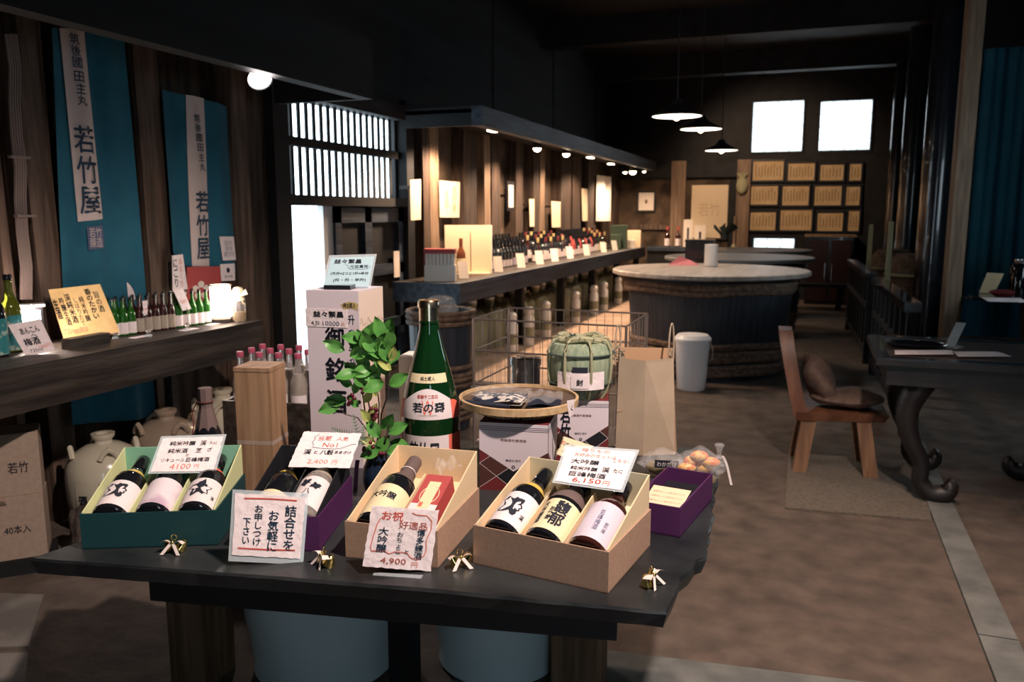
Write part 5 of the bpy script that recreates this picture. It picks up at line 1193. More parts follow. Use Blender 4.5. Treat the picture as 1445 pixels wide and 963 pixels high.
t = thing('metal_tin', 'tall silver metal tin standing in the wire rack', 'tin', (q.x, 3.25, 0.459))
part('can', MB().lathe([(0.062, 0), (0.062, hh - 0.02)], 28), 'chrome', t, True); part('lid', MB().lathe([(0.066, hh - 0.03), (0.066, hh), (0.06, hh + 0.004)], 28), 'chrome', t, True)
# small hooped tub below the counter end
q = at_x(622, 438, -2.25)
t = thing('hooped_tub', 'small dark tub with thick brown rope hoops at the counter end', 'tub', (q.x, q.y, 0.0))
r0 = 0.21; ht = q.z
part('staves', MB().lathe([(r0 * 0.88, 0), (r0, ht), (r0 * 0.93, ht), (r0 * 0.92, ht - 0.05), (0.001, ht - 0.05)], 40), 'tub_dark', t, 30)
for z in (0.08, 0.12, 0.16, 0.30, 0.34, 0.37, 0.42, ht - 0.07, ht - 0.035, ht - 0.005):
    rr = r0 * (0.88 + 0.12 * z / ht) + 0.006
    part('rope_hoop', MB().tube([(rr * math.cos(a), rr * math.sin(a), z) for a in [k * math.pi / 20 for k in range(40)]], 0.016, 6, True), 'hoop_brown', t, True)
o = part('glass_cluster', MB().add([(0.12 * x * (1 + 0.3 * math.sin(9 * z)), 0.09 * y, 0.075 * z + 0.0755) for x, y, z in MB().sphere((0, 0, 0), 1, 12, 8).v], MB().sphere((0, 0, 0), 1, 12, 8).f), 'crinkle_film', loc=(q.x, q.y, ht - 0.05))
tag(o, 'crumpled clear plastic bag lying in the hooped tub', 'plastic bag')

# ================================================================== TASTING COUNTER ALONG THE WALL
XC = -2.60; YC0 = at_z(638, 401, ZL).y; YC1 = 13.3
t = thing('tasting_counter', 'long blue-black wooden counter along the wall with bottles and price cards', 'counter', (XW, YC0, 0))
part('counter_top', MB().box(0.14, XC - XW - 0.05, 0.05, YC1 - YC0, ZL - 0.05, ZL), 'ledge_wood', t)
part('front_beam', MB().box(XC - XW - 0.05, XC - XW + 0.03, 0, YC1 - YC0, ZL - 0.155, ZL + 0.004), 'hood_wood', t)
part('end_beam', MB().box(0.14, XC - XW - 0.05, 0, 0.05, ZL - 0.155, ZL + 0.002), 'hood_wood', t)
for k in range(6): part('leg', MB().box(XC - XW - 0.12, XC - XW - 0.04, 0.25 + 1.4 * k, 0.33 + 1.4 * k, 0.12, ZL - 0.05), 'black_wood', t)
t = thing('end_counter', 'dark wooden counter across the far end wall', 'counter', (-2.55, 13.0, 0))
part('counter_top', MB().box(0.0, 1.05, 0.32, 0.86, ZL - 0.06, ZL), 'hood_wood', t)
part('front_panel', MB().box(0.0, 1.0, 0.36, 0.40, 0.12, ZL - 0.06), 'black_wood', t)
def on_c(px, py): return at_z(px, py, ZL)
# display wood box with bottle in front
a = on_c(640, 388); b = on_c(700, 383)
t = thing('display_box', 'large cream wooden display box standing on the counter behind a brown bottle', 'box', (a.x - 0.10, a.y + 0.05, ZL), R(20))
part('back_panel', MB().box(0, 0.40, 0.10, 0.115, 0, 0.44), 'cream_paper', t)
part('left_door', MB().box(-0.01, 0.22, 0.06, 0.075, 0, 0.44), 'cream_paper', t); part('right_door', MB().box(0.23, 0.41, 0.06, 0.075, 0, 0.44), 'cream_paper', t)
part('box_base', MB().box(0, 0.40, -0.05, 0.10, 0, 0.012), 'cream_paper', t); part('white_edge', MB().box(0.41, 0.42, 0.05, 0.115, 0, 0.44), 'white_paper', t)
pdb, _ = bottle_parts(0.31, 0.042, 'bottle_amber', 'bottle_amber', 'label_cream', (0.04, 0.42), 100, 20, 'long')
p = Matrix.Translation((a.x - 0.10, a.y + 0.05, ZL)) @ Matrix.Rotation(R(20), 4, 'Z') @ Vector((0.14, -0.0, 0.013))
stamp('sake_bottle', pdb, 'brown bottle with cream label standing before the cream display box', 'bottle', None, p, R(25))
# red and white box of small packets
a = on_c(588, 398)
t = thing('packet_box', 'white box of red-topped small packets on the near counter end', 'box', (a.x + 0.04, a.y + 0.06, ZL), R(18))
part('tray', MB().box(0, 0.25, 0, 0.14, 0, 0.13), 'white_paper', t)
for i in range(8): part('packet', MB().box(0.006 + 0.030 * i, 0.032 + 0.030 * i, 0.01, 0.13, 0.13, 0.225), 'white_paper', t)
part('red_header', MB().box(0, 0.25, 0.0, 0.14, 0.225, 0.262), 'red_card', t)
part('red_side', MB().box(-0.004, -0.0005, 0, 0.14, 0.13, 0.26), 'red_card', t)
# price cards along the counter edge
cards_px = [(642, 394), (700, 385), (735, 379), (760, 374), (782, 370), (807, 366), (828, 361.5), (852, 357), (865, 354), (881, 351.5)]
slm = MB().hexa([(-0.042, 0.0, 0), (0.042, 0.0, 0), (0.042, 0.004, 0), (-0.042, 0.004, 0), (-0.042, 0.06, 0.14), (0.042, 0.06, 0.14), (0.042, 0.064, 0.14), (-0.042, 0.064, 0.14)]).mesh('card', 'white_paper')
ftm = MB().box(-0.03, 0.03, -0.01, 0.06, -0.004, 0.0).mesh('foot', 'acrylic')
for px, py in cards_px:
    p = on_c(px, py); stamp('leaning_price_card', [('card', slm), ('foot', ftm)], 'small white price card leaning along the tasting counter edge', 'price tag', 'price cards on the counter', (XC - 0.13, p.y, ZL + 0.008), R(38))
# bottles in rows
kinds = []
for glass, cap, lab, lz in (('bottle_black', 'bottle_black', 'label_white', (0.05, 0.30)), ('bottle_black', 'bottle_black', 'label_lilac', (0.05, 0.34)), ('bottle_black', 'dark_red', 'label_white', (0.05, 0.42)), ('bottle_green', 'bottle_black', 'label_cream', (0.05, 0.36)),
                            ('bottle_brown', 'label_gold', 'label_white', (0.05, 0.40)), ('bottle_black', 'bottle_black', 'label_white', (0.05, 0.45)), ('red_card', 'bottle_black', 'label_white', (0.05, 0.3))):
    kinds.append(bottle_parts(0.27, 0.037, glass, cap, lab, lz, 110, 12, 'long')[0])
def bottle_row(y0, y1, seq, label, group):
    y = y0; k = 0
    while y < y1:
        for r in range(3):
            kd = seq[(k + r) % len(seq)]
            stamp('sake_bottle', kinds[kd], label + (', front row', ', middle row', ', back row')[r], 'bottle', group, (XC - 0.34 - 0.094 * r, y + 0.01 * r, ZL + 0.03 * r), R(70))
        y += 0.098; k += 1
for y0, y1, zz, nm in ((6.95, 13.0, 0.03, 'stepped'),):
    t = thing('bottle_riser', 'dark stepped riser under the bottles on the tasting counter', 'riser', (XC - 0.12, y0, ZL))
    part('low_step', MB().box(-0.362, -0.272, 0.0, y1 - y0, 0, 0.0295), 'ledge_wood', t); part('high_step', MB().box(-0.455, -0.364, 0.0, y1 - y0, 0, 0.0595), 'ledge_wood', t)
bottle_row(7.02, 8.45, [0, 0, 1, 0], 'dark bottle with white label next to the cream display box', 'dark bottles next to the display box')
bottle_row(8.75, 10.0, [0, 4, 0, 5, 2], 'dark bottle amid red and yellow caps halfway along the counter', 'capped bottles in the middle of the counter')
bottle_row(10.3, 11.3, [6, 0, 5], 'red or dark bottle beyond the yellow capped bottles on the counter', 'red bottles on the counter')
bottle_row(11.4, 12.0, [4, 2, 3], 'mixed coloured bottle beside the green cartons on the counter', 'mixed bottles at the counter end')
a = on_c(893, 351)
for lab, dx, dy, w, h, m in (('dark green carton standing at the far end of the tasting counter', -0.30, -0.25, 0.26, 0.36, 'green_box'), ('small dark green carton in front of a taller green one', -0.24, -0.47, 0.15, 0.22, 'green_box'),
                             ('cream carton standing at the corner of the counters', -0.15, 0.22, 0.22, 0.27, 'cream_paper'), ('small white box lying at the corner of the counters', -0.13, 0.02, 0.16, 0.13, 'white_paper')):
    t = thing('gift_carton', lab, 'carton', (a.x + dx, a.y + dy, ZL + (0.0005 if dx < -0.2 else 0.0045)), R(12))
    part('body', MB().box(0, w, 0, 0.12, 0, h), m, t); part('lid', MB().box(-0.002, w + 0.002, -0.002, 0.122, h - 0.04, h + 0.002), m, t)
# papers and frames on the alcove wall
def wp(name, lab, cat, quad, m, tx=()): return wall_sheet(name, lab, cat, quad, m, tx, XW + 0.15)
wp('hanging_paper', 'tall pale paper hung on the first clay panel beside the door', 'paper', ((579, 254), (594, 253), (594, 310), (580, 311)), 'cream_paper')
wp('hanging_paper', 'wide pale lettered paper hung right of the lit post', 'paper', ((620, 255), (649, 257), (648, 307), (621, 307)), 'cream_paper', [(vert('若竹屋'), 0.7, 0.5, 0.2, 0.7, 'cert_print', 0.0), (vert('清酒'), 0.3, 0.5, 0.2, 0.5, 'cert_print', 0)])
fx = at_x(721, 277, XW + 0.15); t = thing('framed_picture', 'small white picture in a black frame on the alcove wall', 'picture', fx)
part('mounting_block', MB().box(-0.149, -0.021, -0.015, 0.015, -0.01, 0.02), 'ledge_wood', t)
part('frame', MB().box(-0.02, 0.0, -0.11, 0.11, -0.16, 0.16), 'frame_black', t); part('picture_sheet', MB().box(0.0005, 0.003, -0.07, 0.07, -0.12, 0.12), 'white_paper', t)
for lab, quad in (('narrow white paper strip between two dark posts', ((747, 281), (754, 281), (754, 320), (748, 320))), ('cream paper sheet under the second spotlight', ((778, 284), (791, 285), (791, 321), (779, 321))), ('narrow white paper beyond the dark posts', ((821, 266), (829, 267), (829, 312), (822, 312)))):
    wp('hanging_paper', lab, 'paper', quad, 'cream_paper')
P4 = [at_x(px, py, XW + 0.16) for px, py in ((842, 247), (864, 250), (863, 312), (841, 312))]
o = part('white_curtain', MB().grid(lambda u, v: (P4[3].lerp(P4[2], u)).lerp(P4[0].lerp(P4[1], u), v) + Vector((0.02 * math.sin(18 * u), 0, 0)) - P4[3], 20, 4), 'white_paper', None, True, P4[3]); tag(o, 'plain white cloth hanging at the end of the alcove', 'curtain')
# lights under the hood
zh = at_x(675, 177, XH).z
def spot_head(px, py, x, label, power, r=0.045):
    p = at_x(px, py, x); t = thing('spotlight', label, 'lamp', p, 0, 'spotlights under the hood')
    part('shell', MB().lathe([(0.02, 0.10), (r * 0.9, 0.07), (r, -0.01), (r * 0.95, -0.01)], 16, caps=False), 'iron', t, True)
    part('bulb', MB().sphere((0, 0, -0.005), r * 0.95, 12, 8), 'glow_warm', t, True)
    part('stem', MB().tube([(0, 0, 0.09), (0, 0, max(0.12, zh + 0.10 - p.z))], 0.006, 5), 'iron', t)
    lamp('spotlight_glow', 'SPOT', p + Vector((0.0, 0, -0.06)), power, WARM, 0.04, p + Vector((-0.12, 0, -1)), 150, 0.5)
lbl = 'glowing warm spotlight hanging under the hood over the tasting counter'
spot_head(758, 208, -2.72, lbl, 120); spot_head(799, 216, -2.64, lbl, 105); spot_head(893, 241, -2.66, lbl, 150, 0.06); spot_head(882, 242, -2.72, lbl, 25, 0.035); spot_head(909, 241, -2.62, lbl, 25, 0.03)
for px, py in ((696, 184), (833, 222), (862, 231)):
    p = at_x(px, py, -2.62); t = thing('slot_light', 'small oblong warm downlight set under the hood beam', 'lamp', p, 0, 'downlights under the hood')
    part('diffuser', MB().box(-0.03, 0.03, -0.07, 0.07, -0.012, 0.0), 'glow_warm', t); part('housing', MB().box(-0.035, 0.035, -0.08, 0.08, 0.0, 0.05), 'iron', t)
    lamp('slot_light_glow', 'SPOT', p + Vector((-0.05, 0, -0.04)), 90, WARM, 0.04, p + Vector((-0.15, 0, -1)), 150, 0.5)
lamp('hood_end_glow', 'SPOT', (-2.85, 6.5, 2.0), 80, WARM, 0.05, (-2.95, 6.5, 0.9), 150, 0.5)
# jugs under the counter, each with a white stopper
jr = 0.145; jh = 0.46
jb = MB().lathe([(jr * 0.86, 0), (jr * 0.95, 0.02), (jr, 0.16), (jr, 0.30), (jr * 0.94, 0.345), (jr * 0.70, 0.385), (jr * 0.32, 0.40)], 24).mesh('body', 'jug_celadon', True)
jn = MB().lathe([(jr * 0.30, 0.39), (jr * 0.26, 0.42), (jr * 0.33, 0.44), (jr * 0.33, jh), (jr * 0.2, jh)], 18).mesh('neck', 'jug_celadon', True)
jl = MB().lathe([(jr * 0.34, jh), (jr * 0.36, jh + 0.02), (0.02, jh + 0.045), (0.001, jh + 0.046)], 16).mesh('stopper', 'porcelain', True)
jhd = MB().tube([(-jr * 0.30, 0, 0.43), (-jr * 0.70, 0, 0.44), (-jr * 0.86, 0, 0.40), (-jr * 0.80, 0, 0.36)], 0.014, 6).mesh('handle', 'jug_celadon', True)
for i in range(19):
    y = 6.2 + 0.345 * i
    stamp('ceramic_jug', [('body', jb), ('neck', jn), ('stopper', jl), ('handle', jhd)], 'grey-green ceramic jug with white stopper in the row under the tasting counter', 'jug', 'jugs under the tasting counter', (-2.93 + 0.04 * (i % 2), y, 0.1205), R(40 * i))
wbm = MB().lathe([(0.055, 0), (0.058, 0.02), (0.058, 0.26), (0.04, 0.30), (0.05, 0.31), (0.052, 0.35), (0.03, 0.375), (0.001, 0.38)], 18).mesh('body', 'porcelain', True)
wnb = MB().lathe([(0.0585, 0.08), (0.0585, 0.18)], 18, caps=False).mesh('paper_label', 'jug_celadon', True)
for px in (722, 746, 770, 812, 838, 852, 872):
    p = at_x(px, 420, -2.572); stamp('white_flask', [('body', wbm), ('paper_label', wnb)], 'white round-headed flask standing before the jugs under the counter', 'flask', 'white flasks under the counter', (-2.572, p.y, 0.1205))

# ================================================================== TUB TABLES
def tub_table(label, x, y, z, rt, rb, top='tub_top', dark=False):
    t = thing('tub_table', label, 'table', (x, y, 0), 0, 'round tub tables along the aisle')
    part('table_top', MB().lathe([(rt * 0.97, z - 0.045), (rt, z - 0.035), (rt, z - 0.008), (rt * 0.985, z), (0.001, z)], 64), top, t, 30)
    part('staves', MB().lathe([(rb * 0.86, 0), (rb * 0.93, 0.3), (rb, z - 0.046)], 48), 'tub_dark', t, True)
    for zz, n in ((0.07, 2), (0.19, 2), (0.30, 1), (z - 0.15, 2)):
        for k in range(n):
            z1 = zz + 0.045 * k; rr = rb * (0.86 + 0.14 * z1 / z) + 0.014
            part('rope_hoop', MB().tube([(rr * math.cos(a), rr * math.sin(a), z1 + 0.008 * math.sin(5 * a)) for a in [i * math.pi / 32 for i in range(64)]], 0.03, 7, True), 'hoop_brown', t, True)
    return t
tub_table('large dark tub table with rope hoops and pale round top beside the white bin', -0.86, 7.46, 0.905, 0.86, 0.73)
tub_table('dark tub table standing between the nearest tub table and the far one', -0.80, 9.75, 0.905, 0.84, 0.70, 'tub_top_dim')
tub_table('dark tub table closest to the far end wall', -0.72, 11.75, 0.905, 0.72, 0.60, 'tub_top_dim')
zt2 = 0.906
p = at_z(965, 374, zt2); o = part('pink_cloth', MB().add([(-0.14, -0.07, 0), (0.13, -0.06, 0), (0.14, 0.06, 0), (-0.12, 0.08, 0), (-0.04, -0.01, 0.085), (0.05, 0.01, 0.05)], [(0, 1, 5, 4), (1, 2, 5), (2, 3, 4, 5), (3, 0, 4), (3, 2, 1, 0)]), 'pink_cloth', loc=p); tag(o, 'folded pink cloth lying on the tub table', 'cloth')
p = at_z(1003, 376, zt2); t = thing('white_canister', 'white ceramic canister on the tub table in front of a black box', 'canister', p)
part('body', MB().lathe([(0.058, 0), (0.062, 0.01), (0.062, 0.19), (0.058, 0.20), (0.05, 0.20), (0.05, 0.03)], 24), 'porcelain', t, True); part('rim', MB().tube([(0.058 * math.cos(a), 0.058 * math.sin(a), 0.2) for a in [k * math.pi / 10 for k in range(20)]], 0.005, 5, True), 'porcelain', t)
p = at_z(985, 368, zt2) + Vector((0.0, 0.10, 0)); t = thing('black_box', 'black lacquered box behind the canister on the tub table', 'box', p, R(5))
part('body', MB().box(-0.15, 0.15, 0, 0.2, 0, 0.19), 'lacquer', t); part('lid', MB().box(-0.155, 0.155, -0.005, 0.205, 0.19, 0.215), 'lacquer', t)
p = at_z(1008, 368, zt2) + Vector((0.08, 0.12, 0.216)); t = thing('dark_plant', 'dark spiky plant standing on the black box', 'plant', p)
part('pot', MB().lathe([(0.035, 0), (0.045, 0.05), (0.04, 0.05)], 14), 'iron', t, True)
for k in range(16):
    a = random.uniform(0, 6.28); l = random.uniform(0.06, 0.13); part('leaf', MB().add([(0, 0, 0.04), (l * math.cos(a), l * math.sin(a), 0.10 + 0.09 * random.random()), (l * 1.2 * math.cos(a + 0.5), l * 1.2 * math.sin(a + 0.5), 0.13), (0.4 * l * math.cos(a + 0.6), 0.4 * l * math.sin(a + 0.6), 0.05)], [(0, 1, 2, 3)]), 'dark_leaf', t)
part('stalk', MB().tube([(0, 0, 0.03), (0.03, 0, 0.14), (0.07, 0.0, 0.24)], 0.012, 6), 'dark_leaf', t)
# bin
p = at_z(978, 545, 0); t = thing('white_bin', 'white plastic bin with wire handle on the floor before the tub table', 'bin', (p.x, p.y - 0.12, 0))
part('pail', MB().lathe([(0.105, 0), (0.112, 0.01), (0.135, 0.38), (0.14, 0.40)], 32), 'plastic_white', t, True); part('lid', MB().lathe([(0.146, 0.395), (0.146, 0.415), (0.12, 0.445), (0.001, 0.46)], 32), 'plastic_white', t, True)
part('handle', MB().tube([(0.14, -0.05, 0.40), (0.17, -0.08, 0.34), (0.165, -0.06, 0.26), (0.13, -0.03, 0.24)], 0.006, 6), 'wire', t)
# pendant lamps
for i, (px, py, y, lab) in enumerate(((955, 165, 6.65, 'enamel pendant lamp with a wide disc shade hanging above the nearest tub table'), (989, 183, 8.05, 'enamel pendant lamp with disc shade hanging second along the aisle'), (1018, 213, 10.2, 'enamel pendant lamp with disc shade hanging farthest from the lattice door'))):
    p = at_y(px, py, y); t = thing('pendant_lamp', lab, 'lamp', p, 0, 'pendant lamps over the aisle')
    rs = 0.20
    part('shade', MB().lathe([(0.035, 0.13), (0.05, 0.10), (0.08, 0.07), (rs, 0.012), (rs, 0.0), (rs * 0.97, 0.006), (0.07, 0.06), (0.03, 0.08)], 36, caps=False), 'lamp_enamel', t, True)
    part('glowing_disc', MB().lathe([(rs * 0.95, 0.004), (0.001, -0.004)], 36), 'glow_lamp', t, True)
    part('bulb', MB().sphere((0, 0, 0.0), 0.03, 12, 8), 'glow_warm', t, True)
    part('cord', MB().tube([(0, 0, 0.12), (0, 0, 3.43 - p.z)], 0.006, 5), 'iron', t)
    lamp('pendant_light', 'SPOT', p + Vector((0, 0, -0.05)), 48, (1.0, 0.80, 0.64), 0.12, p + Vector((0, 0, -2)), 120, 0.6)

# ================================================================== FAR WALL
rows_px = [((1062, 227, 1106, 255), (1111, 230, 1150, 255), (1156, 232, 1191, 255), (1197, 231, 1216, 255)), ((1059, 262, 1098, 289), (1103, 262, 1142, 290), (1148, 262, 1188, 290), (1192, 263, 1214, 290)), ((1058, 299, 1095, 325), (1100, 296, 1146, 325), (1152, 300, 1190, 326), (1195, 297, 1213, 326))]
for ri, row in enumerate(rows_px):
    for x0, y0, x1, y1 in row:
        a = at_y(x0, y1, YE - 0.03); b = at_y(x1, y0, YE - 0.03); w = b.x - a.x; h = b.z - a.z
        t = thing('framed_certificate', '%s framed award certificate from the straw ornament post, %s row on the far wall' % (('first', 'second', 'third', 'fourth')[row.index((x0, y0, x1, y1))], ('top', 'middle', 'bottom')[ri]), 'certificate', a, 0, 'award certificates on the far wall, %s row' % ('top', 'middle', 'bottom')[ri])
        fr = MB(); e = 0.028; fr.box(-e, 0, -0.02, 0.02, -e, h + e); fr.box(w, w + e, -0.02, 0.02, -e, h + e); fr.box(0, w, -0.02, 0.02, -e, 0); fr.box(0, w, -0.02, 0.02, h, h + e)
        part('frame', fr, 'frame_black', t); part('certificate_sheet', MB().box(0, w, 0, 0.01, 0, h), 'cert_paper', t)
        nn_ = max(3, int(w / 0.05))
        for k in range(nn_): part('lettering', MB().box(w * (k + 0.9) / (nn_ + 1), w * (k + 0.9) / (nn_ + 1) + 0.012, -0.001, 0, h * (0.18 + 0.05 * (k % 2)), h * (0.84 - 0.07 * ((k * 2) % 3))), 'cert_print', t)
def eq(px, py, d=0.03): return at_y(px, py, YE - d)
a = eq(974, 337); b = eq(1028, 261); t = thing('hanging_scroll', 'large cream hanging scroll with faint writing on the far wall', 'scroll', a)
part('scroll_sheet', MB().box(0, b.x - a.x, 0, 0.01, 0, b.z - a.z), 'cream_paper', t); part('roller', MB().tube([(-0.03, 0, 0), (b.x - a.x + 0.03, 0, 0)], 0.018, 8), 'ledge_wood', t)
letter(t, '若竹', (b.x - a.x) * 0.5, (b.z - a.z) * 0.55, (b.x - a.x) * 0.6, (b.z - a.z) * 0.25, 'faint_print', (Vector((0, 0, 0)), Vector((1, 0, 0)), Vector((0, 0, 1)), Vector((0, -1, 0))), 0.0, eps=0.003)
a = eq(901, 297); b = eq(923, 272); t = thing('framed_picture', 'square white picture with a brown figure in a black frame on the far wall', 'picture', a)
part('frame', MB().box(-0.03, b.x - a.x + 0.03, 0.0, 0.02, -0.03, b.z - a.z + 0.03), 'frame_black', t); part('picture_sheet', MB().box(0, b.x - a.x, -0.006, 0, 0, b.z - a.z), 'white_paper', t)
part('painted_figure', MB().sphere(((b.x - a.x) * 0.5, -0.004, (b.z - a.z) * 0.5), 0.05, 10, 6, 0.9, 0.05, 1.3), 'cert_print', t)
for x0, x1, m in ((946, 966, 'pale_post'), (1038, 1057, 'pale_post')):
    a = eq(x0, 300, 0.12); b = eq(x1, 300, 0.12); struct('post', MB().box(a.x, b.x, -0.12, 0, 0, 2.25), m, we)
struct('tie_beam', MB().box(-3.3, W1[0] - 0.1, -0.10, 0, 1.98, 2.2), 'black_wood', we); struct('tie_beam', MB().box(-3.3, eq(946, 300).x, -0.06, 0, 1.12, 1.2), 'post_wood', we)
p = eq(1047, 262, 0.18); t = thing('straw_ornament', 'bundled pale straw ornament hung on the post beside the certificates', 'ornament', p)
part('bundle', MB().sphere((0, 0, 0), 0.09, 10, 7, 1, 0.6, 1.5), 'straw_rope', t, True)
for k in range(5): part('straw_tip', MB().tube([(0, 0, 0.08), (-0.08 + 0.04 * k, 0, 0.20)], 0.012, 5), 'straw_rope', t)
for px, py, lab in ((942, 335, 'red-capped bottle on the end counter left of its twin'), (957, 335, 'red-capped bottle on the end counter before the post')):
    pk, _ = bottle_parts(0.33, 0.045, 'bottle_brown', 'red_card', 'label_white', (0.05, 0.4), 120, 14, 'long'); p = at_y(px, 330, 13.6); stamp('sake_bottle', pk, lab, 'bottle', None, (p.x, 13.6, ZL))
for x0, x1, y0, lab in ((964, 978, 310, 'upright white card with a printed bottle before the scroll'), (980, 996, 318, 'white framed card at the foot of the scroll')):
    a = at_y(x0, 335, 13.62); b = at_y(x1, y0, 13.62); t = thing('display_card', lab, 'card', (a.x, 13.62, ZL))
    part('card', MB().box(0, b.x - a.x, 0, 0.02, 0, b.z - ZL), 'white_paper', t); part('bottle_print', MB().box((b.x - a.x) * 0.4, (b.x - a.x) * 0.6, -0.003, 0, 0.05, (b.z - ZL) * 0.7), 'ink', t)
p = at_y(1030, 345, 13.7); t = thing('standing_broom', 'pale straw broom standing against the far wall post', 'broom', (p.x + 0.06, 13.72, 0)); part('handle', MB().tube([(0, 0, 0.8), (0.0, 0.05, 1.35)], 0.02, 7), 'pale_post', t); part('bristles', MB().lathe([(0.10, 0), (0.12, 0.3), (0.05, 0.8), (0.03, 0.9)], 12), 'straw_rope', t)
# cabinet and bench before the far wall
a = at_y(1135, 410, 13.4); b = at_y(1205, 332, 13.4)
t = thing('dark_cabinet', 'dark reddish cabinet with a pale top beyond the low bench', 'cabinet', (a.x, 13.4, 0)); w = b.x - a.x; h = b.z
part('body', MB().box(0, w, 0, 0.5, 0, h - 0.03), 'lacquer', t); part('top', MB().box(-0.04, w + 0.04, -0.04, 0.54, h - 0.03, h), 'pale_post', t)
for k in range(2):
    d = part('door', MB().box(0.03 + k * (w / 2 - 0.01), w / 2 - 0.02 + k * (w / 2 - 0.01), -0.02, 0, 0.06, h - 0.08), 'cabinet_wood', t); part('handle', MB().box(w / 2 - 0.06 + 0.10 * k, w / 2 - 0.05 + 0.10 * k, -0.03, -0.02, h * 0.3, h * 0.6), 'chrome', d)
a = at_y(1120, 432, 12.6); t = thing('low_bench', 'low dark plank bench with shaped legs beyond the nearest tub table', 'bench', (a.x - 0.05, 12.6, 0))
part('seat', MB().box(-0.15, 0.85, 0, 0.32, 0.33, 0.38), 'carved_wood', t)
for x in (0.0, 0.62): 
    for y in (0.03, 0.24): part('leg', MB().hexa([(x, y, 0), (x + 0.07, y, 0), (x + 0.07, y + 0.05, 0), (x, y + 0.05, 0), (x + 0.02, y, 0.33), (x + 0.12, y, 0.33), (x + 0.12, y + 0.05, 0.33), (x + 0.02, y + 0.05, 0.33)]), 'carved_wood', t)

# ================================================================== RIGHT SIDE
def fence(label, x0, y0, x1, y1, n):
    d = Vector((x1 - x0, y1 - y0, 0)); L = d.length; rz = math.atan2(d.y, d.x)
    t = thing('slatted_fence', label, 'fence', (x0, y0, 0), rz, 'low fence along the aisle')
    part('top_rail', MB().box(0, L, -0.05, 0.05, 0.79, 0.85), 'lacquer', t); part('bottom_rail', MB().box(0, L, -0.03, 0.03, 0.10, 0.16), 'black_wood', t); part('middle_rail', MB().box(0, L, -0.03, 0.03, 0.52, 0.57), 'black_wood', t)
    for i in range(n + 1): part('slat', MB().box((L - 0.07) * i / n, (L - 0.07) * i / n + (0.07 if i in (0, n) else 0.055), -0.028, 0.028, 0 if i in (0, n) else 0.16, 0.79), 'black_wood', t)
fence('low black slatted fence section at the far part of the aisle', 0.44, 10.6, 0.52, 8.2, 8)
fence('low black slatted fence section ending behind the carved table', 0.54, 7.7, 0.60, 5.55, 7)
def col(label, x, y, r, m, sq=False, bevel=0.02):
    t = thing('pillar', label, 'pillar', (x, y, 0)); 
    pts = [(r, -r + bevel), (r, r - bevel), (r - bevel, r), (-r + bevel, r), (-r, r - bevel), (-r, -r + bevel), (-r + bevel, -r), (r - bevel, -r)] if sq else [(r * math.cos(k * math.pi / 16), r * math.sin(k * math.pi / 16)) for k in range(32)]
    part('shaft', MB().prism(pts, 0.06, 3.43), m, t, 30); part('foot_stone', MB().prism([(r * 1.35 * math.cos(k * math.pi / 6), r * 1.35 * math.sin(k * math.pi / 6)) for k in range(12)], 0, 0.06), 'concrete', t)
col('pale brown square timber pillar behind the carved table', 1.12, 7.75, 0.07, 'pale_post', True)
col('round glossy black pillar beside the pale timber pillar', 1.02, 8.45, 0.125, 'lacquer')
col('slim glossy dark pillar near the far wall', 1.0, 12.3, 0.10, 'lacquer')
col('round dark pillar between the straw barrels and the far wall', 1.0, 10.4, 0.12, 'lacquer')
for px, py, y, lab in ((1236, 385, 9.9, 'straw-wrapped barrel behind the fence near the far pillar'), (1262, 400, 8.9, 'straw-wrapped barrel behind the fence near the glossy pillar')):
    p = at_y(px, py, y); t = thing('straw_barrel', lab, 'barrel', (p.x + 0.16, y, 0), 0, 'straw barrels behind the fence')
    part('body', MB().lathe([(0.20, 0), (0.24, 0.3), (0.25, 0.6), (0.22, 0.92), (0.16, 1.0), (0.001, 1.0)], 28), 'hoop_brown', t, True)
    for z in (0.2, 0.5, 0.8): part('rope', MB().tube([(0.255 * math.cos(a), 0.255 * math.sin(a), z) for a in [k * math.pi / 14 for k in range(28)]], 0.015, 6, True), 'straw_rope', t, True)
for px, y, z, lab in ((1228, 9.5, 1.28, 'pale wooden stake standing behind the fence near the far pillar'), (1256, 8.3, 1.32, 'pale wooden stake behind the near end of the far fence')):
    p = at_y(px, 340, y); o = part('wooden_stake', MB().hexa([(-0.03, -0.03, 0), (0.03, -0.03, 0), (0.03, 0.03, 0), (-0.03, 0.03, 0), (-0.02, -0.02, z), (0.02, -0.02, z), (0.02, 0.02, z), (-0.02, 0.02, z)]), 'straw_rope', loc=(p.x, y, 0)); tag(o, lab, 'stake')
o = part('blue_curtain', MB().grid(lambda u, v: (0.78 * u, 0.012 * math.sin(22 * u + 1.5 * v) + 0.012 * math.sin(47 * u), 2.9 * v), 60, 6), 'teal_cloth', None, True, (1.5, 9.6, 0.12)); tag(o, 'tall deep blue curtain hanging behind the pale timber pillar', 'curtain')
struct('curtain_rail', MB().box(1.2, 2.3, 9.58, 9.62, 3.02, 3.43), 'black_wood', floor)
# mat under the chair
P5 = [at_z(px, py, 0.0) for px, py in ((1108, 719), (1315, 737), (1296, 655), (1112, 640))]
o = part('floor_mat', MB().prism([(p.x - P5[0].x, p.y - P5[0].y) for p in P5], 0.001, 0.010), 'matting', loc=(P5[0].x, P5[0].y, 0)); tag(o, 'thin brown floor mat under the rustic chair', 'mat')
